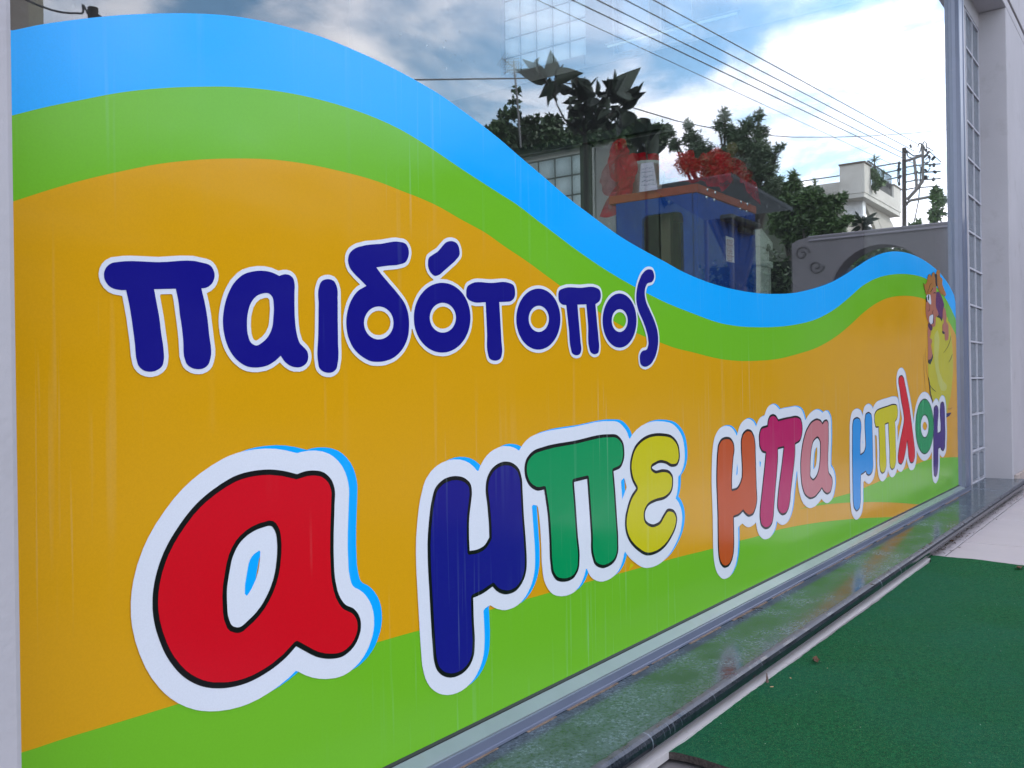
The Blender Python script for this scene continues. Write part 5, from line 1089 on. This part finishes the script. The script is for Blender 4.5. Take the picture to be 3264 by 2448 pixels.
ipts = [(2914, 529), (2917, 552), (2919, 575), (2921, 600), (2945, 470), (2952, 478), (2958, 487), (2950, 497), (2954, 520), (2951, 543), (2951, 565), (2962, 500), (2965, 528), (2975, 505), (2977, 526), (2980, 548), (2976, 572), (2868, 519), (2866, 540), (2868, 564), (2866, 586), (2903, 466)]
i0 = None
for u, v in ipts:
    if i0 is None: i0 = MB().lathe([(0.001, 0.16), (0.07, 0.14), (0.11, 0.06), (0.06, 0.04), (0.12, -0.03), (0.06, -0.05), (0.10, -0.12), (0.001, -0.14)], seg=8).build('insulator', insm, up_); o = i0
    else: o = dup(i0, up_)
    o.location = W_((u, v))[0]; o.scale = [rg.uniform(0.4, 0.65)] * 3; o.rotation_euler = (rg.uniform(-1, 1), rg.uniform(-1, 1), 0)
wj = MB()
for pts in ([(2887, 475), (2895, 500), (2905, 502)], [(2887, 480), (2905, 492), (2914, 497), (2940, 492), (2945, 488)], [(2888, 478), (2900, 488), (2912, 497)], [(2928, 462), (2930, 455), (2938, 458), (2934, 480), (2930, 487)], [(2926, 470), (2927, 460), (2934, 456), (2939, 464)], [(2941, 466), (2943, 455), (2947, 451), (2953, 456), (2954, 470)], [(2954, 470), (2963, 473), (2973, 480), (2966, 486), (2958, 482)], [(2945, 475), (2955, 485), (2960, 500), (2950, 510)],
            [(2945, 515), (2955, 525), (2962, 515), (2966, 500)], [(2935, 530), (2936, 545), (2930, 555), (2924, 545)], [(2945, 540), (2957, 548), (2965, 535)], [(2946, 560), (2957, 570), (2960, 560)], [(2864, 520), (2862, 550), (2862, 580)], [(2868, 520), (2866, 550), (2868, 580)], [(2932, 590), (2928, 640), (2918, 690), (2910, 720)], [(2935, 540), (2934, 570), (2930, 600)]):
    wj.tube(W_(*pts), 0.025, 4)
wj.build('jumper_wires', mat('black_cable', (0.015, 0.015, 0.015), 0.6), up_)

# overhead lines, each its own thing
cabm = mat('black_cable', (0.015, 0.015, 0.015)); linem = mat('line_wire', (0.04, 0.035, 0.05), 0.6)
def wire(label, pts, r_, sag=0.0):
    o = empty('overhead_cable', (0, 0, 0), label, 'overhead cable', 'overhead cables'); b = MB(); P = []
    for i in range(len(pts) - 1):
        for k in range(8):
            t = k / 8; p = pts[i].lerp(pts[i + 1], t); p = p - Vector((0, 0, sag * 4 * t * (1 - t))); P.append(p)
    P.append(pts[-1]); o.location = P[len(P) // 2]
    b.tube(rel(o, P), r_, 5); b.build('cable', linem if r_ < 0.02 else cabm, o); return o
for lab_, far, near, r_ in (('topmost of the five parallel overhead lines running down to the utility pole', (2924, 458), (2084, 0), 0.020), ('second highest of the five parallel overhead lines', (2918, 483), (1995, 0), 0.020), ('middle one of the five parallel overhead lines', (2886, 491), (1905, 0), 0.020), ('fourth of the parallel overhead lines counted from the top', (2940, 534), (1825, 0), 0.019), ('lowest and thinnest of the five parallel overhead lines', (2897, 548), (1714, 0), 0.011)):
    F_ = mxx(*far, XP); n0 = on_y(*near, -F_.y); n1 = on_y(near[0] - 120, -70, -F_.y)
    s_ = n0.x; r_ = r_ * 0.72; d_ = (Vector((F_.x, -F_.y, F_.z)) - n0); Nn = n0 - d_ * 0.35
    wire(lab_, [mir(Nn), F_], r_, 0.0)
dW = 7.5
wire('slack black cable dipping between the trees and crossing the parallel lines', [my(u, v, dW) for u, v in ((900, 258), (1323, 254), (1693, 249), (1830, 268), (1990, 335), (2157, 385), (2284, 411), (2400, 428), (2530, 437), (2661, 437), (2761, 434), (2900, 425), (2981, 417), (3100, 405))], 0.012)
wire('thick sagging cable over the blue stripe at the top left corner', [my(u, v, 12) for u, v in ((60, -20), (87, 0), (127, 18), (163, 31), (199, 39), (226, 41.5), (250, 41.5), (260, 43), (266, 39), (264, 14), (271, 24), (288, 58))], 0.016)
sp_ = empty('cable_post', my(297, 60, 12), 'short dark cable post top peeping over the blue stripe at upper left', 'post'); sp_.location.z = 0
MB().tube([(0, 0, 0), tuple(my(297, 25, 12) - sp_.location)], [0.09, 0.075], 10).build('shaft', mat('creosoted_wood', (0.035, 0.025, 0.02)), sp_)
MB().tube(rel(sp_, [my(285, 44, 12.1), my(292, 36, 12.1), my(300, 42, 12.1), my(325, 54, 12.1)]), [0.05, 0.07, 0.03, 0.01], 6).build('clamp', insm, sp_)
for a_, c_, lab_ in (((2779, 533), (2870, 518), 'short slanting service line left of the pole, highest of three'), ((2815, 552), (2868, 541), 'short slanting service line left of the pole, middle of three'), ((2830, 572), (2870, 563), 'short slanting service line left of the pole, lowest of three')):
    wire(lab_, [mxx(*a_, XP), mxx(*c_, XP)], 0.03)
for v, lab_ in ((527, 'first crossing line at the pole insulators from above'), (551, 'second crossing line at the pole insulators from above'), (574, 'third crossing line at the pole insulators from above'), (598, 'lowest crossing line at the pole insulators')):
    wire(lab_, [mxx(2889, v + 6, XP), mxx(2920, v, XP), mxx(2999, v - 5, XP)], 0.028)
wire('steep fanning line at the far right of the pole', [mxx(2960, 480, XP), mxx(3000, 517, XP)], 0.02)
wire('long low line over the roof of the balcony house', [mxx(2560, 577, 32), mxx(2676, 560, 32)], 0.02)

# ------------------------------------------------------------------ litter on the pavement and carpet
lm_ = mat('dry_leaf', (0.10, 0.045, 0.02), 0.8, 0.4, 60); ls_ = mat('pale_wood_chip', (0.50, 0.33, 0.16), 0.8, 0.3, 60)
def crumpled(loc, s, label, cat='dead leaf', m=lm_, grp=None, seed=0):
    rg_ = random.Random(seed); vs_, fs = [], []; n = 9
    for i in range(4):
        for k in range(n):
            a = 2 * math.pi * k / n; r_ = s * (i / 3 if i else 0.05) * (0.75 + 0.35 * math.sin(a * 2 + seed) + rg_.uniform(-0.12, 0.12))
            vs_.append((r_ * math.cos(a) * 1.5, r_ * math.sin(a), 0.002 + s * (0.35 * (i / 3) ** 2 * (0.5 + 0.5 * math.sin(a * 3 + seed)) + rg_.uniform(0, 0.1))))
    for i in range(3):
        for k in range(n): fs.append((i * n + k, i * n + (k + 1) % n, (i + 1) * n + (k + 1) % n, (i + 1) * n + k))
    o = MB().add(vs_, fs).build('dead_leaf', m, None, smooth=False); o.location = loc; o.rotation_euler = (0, 0, rg_.uniform(0, 6)); return tag(o, label, cat, grp)
crumpled(on_z(2601, 2107, 0.014), 0.0125, 'dark brown crumpled dead leaf lying alone on the green carpet', seed=1)
crumpled(on_z(3250, 1812, 0.014), 0.016, 'brown crumpled leaf at the carpet edge beside the pale tiles', seed=2)
def chip(px, py, ln_, label, m=ls_, ang=0.0, z=0.014):
    o = MB().box(-ln_ / 2, ln_ / 2, -ln_ * 0.16, ln_ * 0.16, 0, ln_ * 0.18).build('wood_chip', m, bevel=ln_ * 0.04, bseg=1); o.location = on_z(px, py, z); o.rotation_euler = (0, 0.1, ang); return tag(o, label, 'wood chip', 'pale chips on the carpet')
chip(2520, 2162, 0.007, 'pale wood chip on the carpet below the dark dead leaf', ang=0.6)
chip(2460, 2190, 0.008, 'pale wood chip at the carpet edge next to the broken trim', ang=-0.5)
chip(2637, 2130, 0.004, 'tiny pale chip just right of the dark dead leaf', ang=0.3)
o = MB().add([(0, 0, 0), (0.008, 0, 0), (0.0085, 0.001, 0.004), (0.001, 0.001, 0.022), (0, 0.004, 0), (0.008, 0.004, 0), (0.0085, 0.003, 0.004), (0.001, 0.003, 0.022)], [(0, 1, 2, 3), (7, 6, 5, 4), (0, 1, 5, 4), (1, 2, 6, 5), (2, 3, 7, 6), (3, 0, 4, 7)]).build('trim_splinter', mat('brown_splinter', (0.16, 0.10, 0.08), 0.8), None)
o.location = on_z(2447, 2180, 0.01); tag(o, 'upright brown splinter sticking out of the broken pale trim strip', 'splinter')
def twig_(px, py, ln_, ang, label, z=0.056, grp='twigs on the sill'):
    o = MB().tube([(0, 0, 0.0015), (ln_ * 0.5, 0.002, 0.003), (ln_, 0, 0.0012)], 0.0011, 5).build('twig', mat('dark_twig', (0.03, 0.02, 0.015), 0.9)); o.location = on_z(px, py, z); o.rotation_euler = (0, 0, ang); tag(o, label, 'twig', grp)
twig_(2398, 1943, 0.03, -0.7, 'dark twig lying on the sill against the window rail')
twig_(2352, 1973, 0.013, -0.9, 'short dark twig on the sill left of the longer twig')
twig_(2775, 1866, 0.014, -1.2, 'short twig on the rounded sill edge above the trim')
twig_(2484, 2116, 0.018, -0.6, 'thin twig on the pale trim strip under the sill', 0.01)
# scattered litter gathered along the foot of the sill: nobody could count it
b = MB(); rg = random.Random(77)
for _ in range(420):
    xx_ = 3.5 + 2.3 * rg.random() ** 1.1; yy_ = -0.192 - abs(rg.gauss(0, 0.022)); s_ = rg.uniform(0.002, 0.009)
    a = rg.uniform(0, 6.28); dx, dy = math.cos(a) * s_, math.sin(a) * s_
    b.add([(xx_ - dx, yy_ - dy, 0.001), (xx_ + dy * 0.35, yy_ - dx * 0.35, 0.0012), (xx_ + dx, yy_ + dy, 0.001 + s_ * 0.3), (xx_ - dy * 0.35, yy_ + dx * 0.35, 0.002)], [(0, 1, 2, 3)])
tag(b.build('litter', mat('leaf_litter', (0.09, 0.06, 0.045), 0.9, 0.5, 200)), 'fine dry leaf litter gathered on the tiles along the sill foot', 'litter', kind='stuff')
for px, py, s_, sd_, lab_ in ((3035, 1727, 0.014, 5, 'curled brown leaf on the tiles right beside the sill, nearest the carpet corner'), (3052, 1714, 0.010, 6, 'small curled leaf on the tiles just beyond the nearest curled leaf'), (3082, 1689, 0.009, 7, 'small brown leaf by the sill foot, second farthest'), (3166, 1621, 0.011, 8, 'small brown leaf by the sill foot, farthest along the tiles'), (2992, 1753, 0.006, 9, 'tiny dark leaf crumb at the sill foot close to the carpet corner')):
    crumpled(on_z(px, py, 0.002), s_, lab_, seed=sd_, grp='curled leaves along the sill foot')

# lint and crumbs caught in the felt: nobody could count them
b = MB(); rg = random.Random(99)
for _ in range(330):
    xx_, yy_ = rg.uniform(1.45, 3.45), -0.25 - 1.3 * rg.random() ** 1.5; s_ = rg.uniform(0.0006, 0.0020); a = rg.uniform(0, 6.28); dx, dy = math.cos(a) * s_, math.sin(a) * s_
    b.add([(xx_ - dx, yy_ - dy, 0.0165), (xx_ + dy * 0.4, yy_ - dx * 0.4, 0.0168), (xx_ + dx, yy_ + dy, 0.0175), (xx_ - dy * 0.4, yy_ + dx * 0.4, 0.0168)], [(0, 1, 2, 3)], rg.choice((0, 0, 1)))
tag(b.build('lint', [mat('pale_lint', (0.35, 0.42, 0.33), 0.9), mat('dark_crumb', (0.05, 0.03, 0.02), 0.9)]), 'pale lint and dark crumbs caught in the green felt carpet', 'lint', kind='stuff')
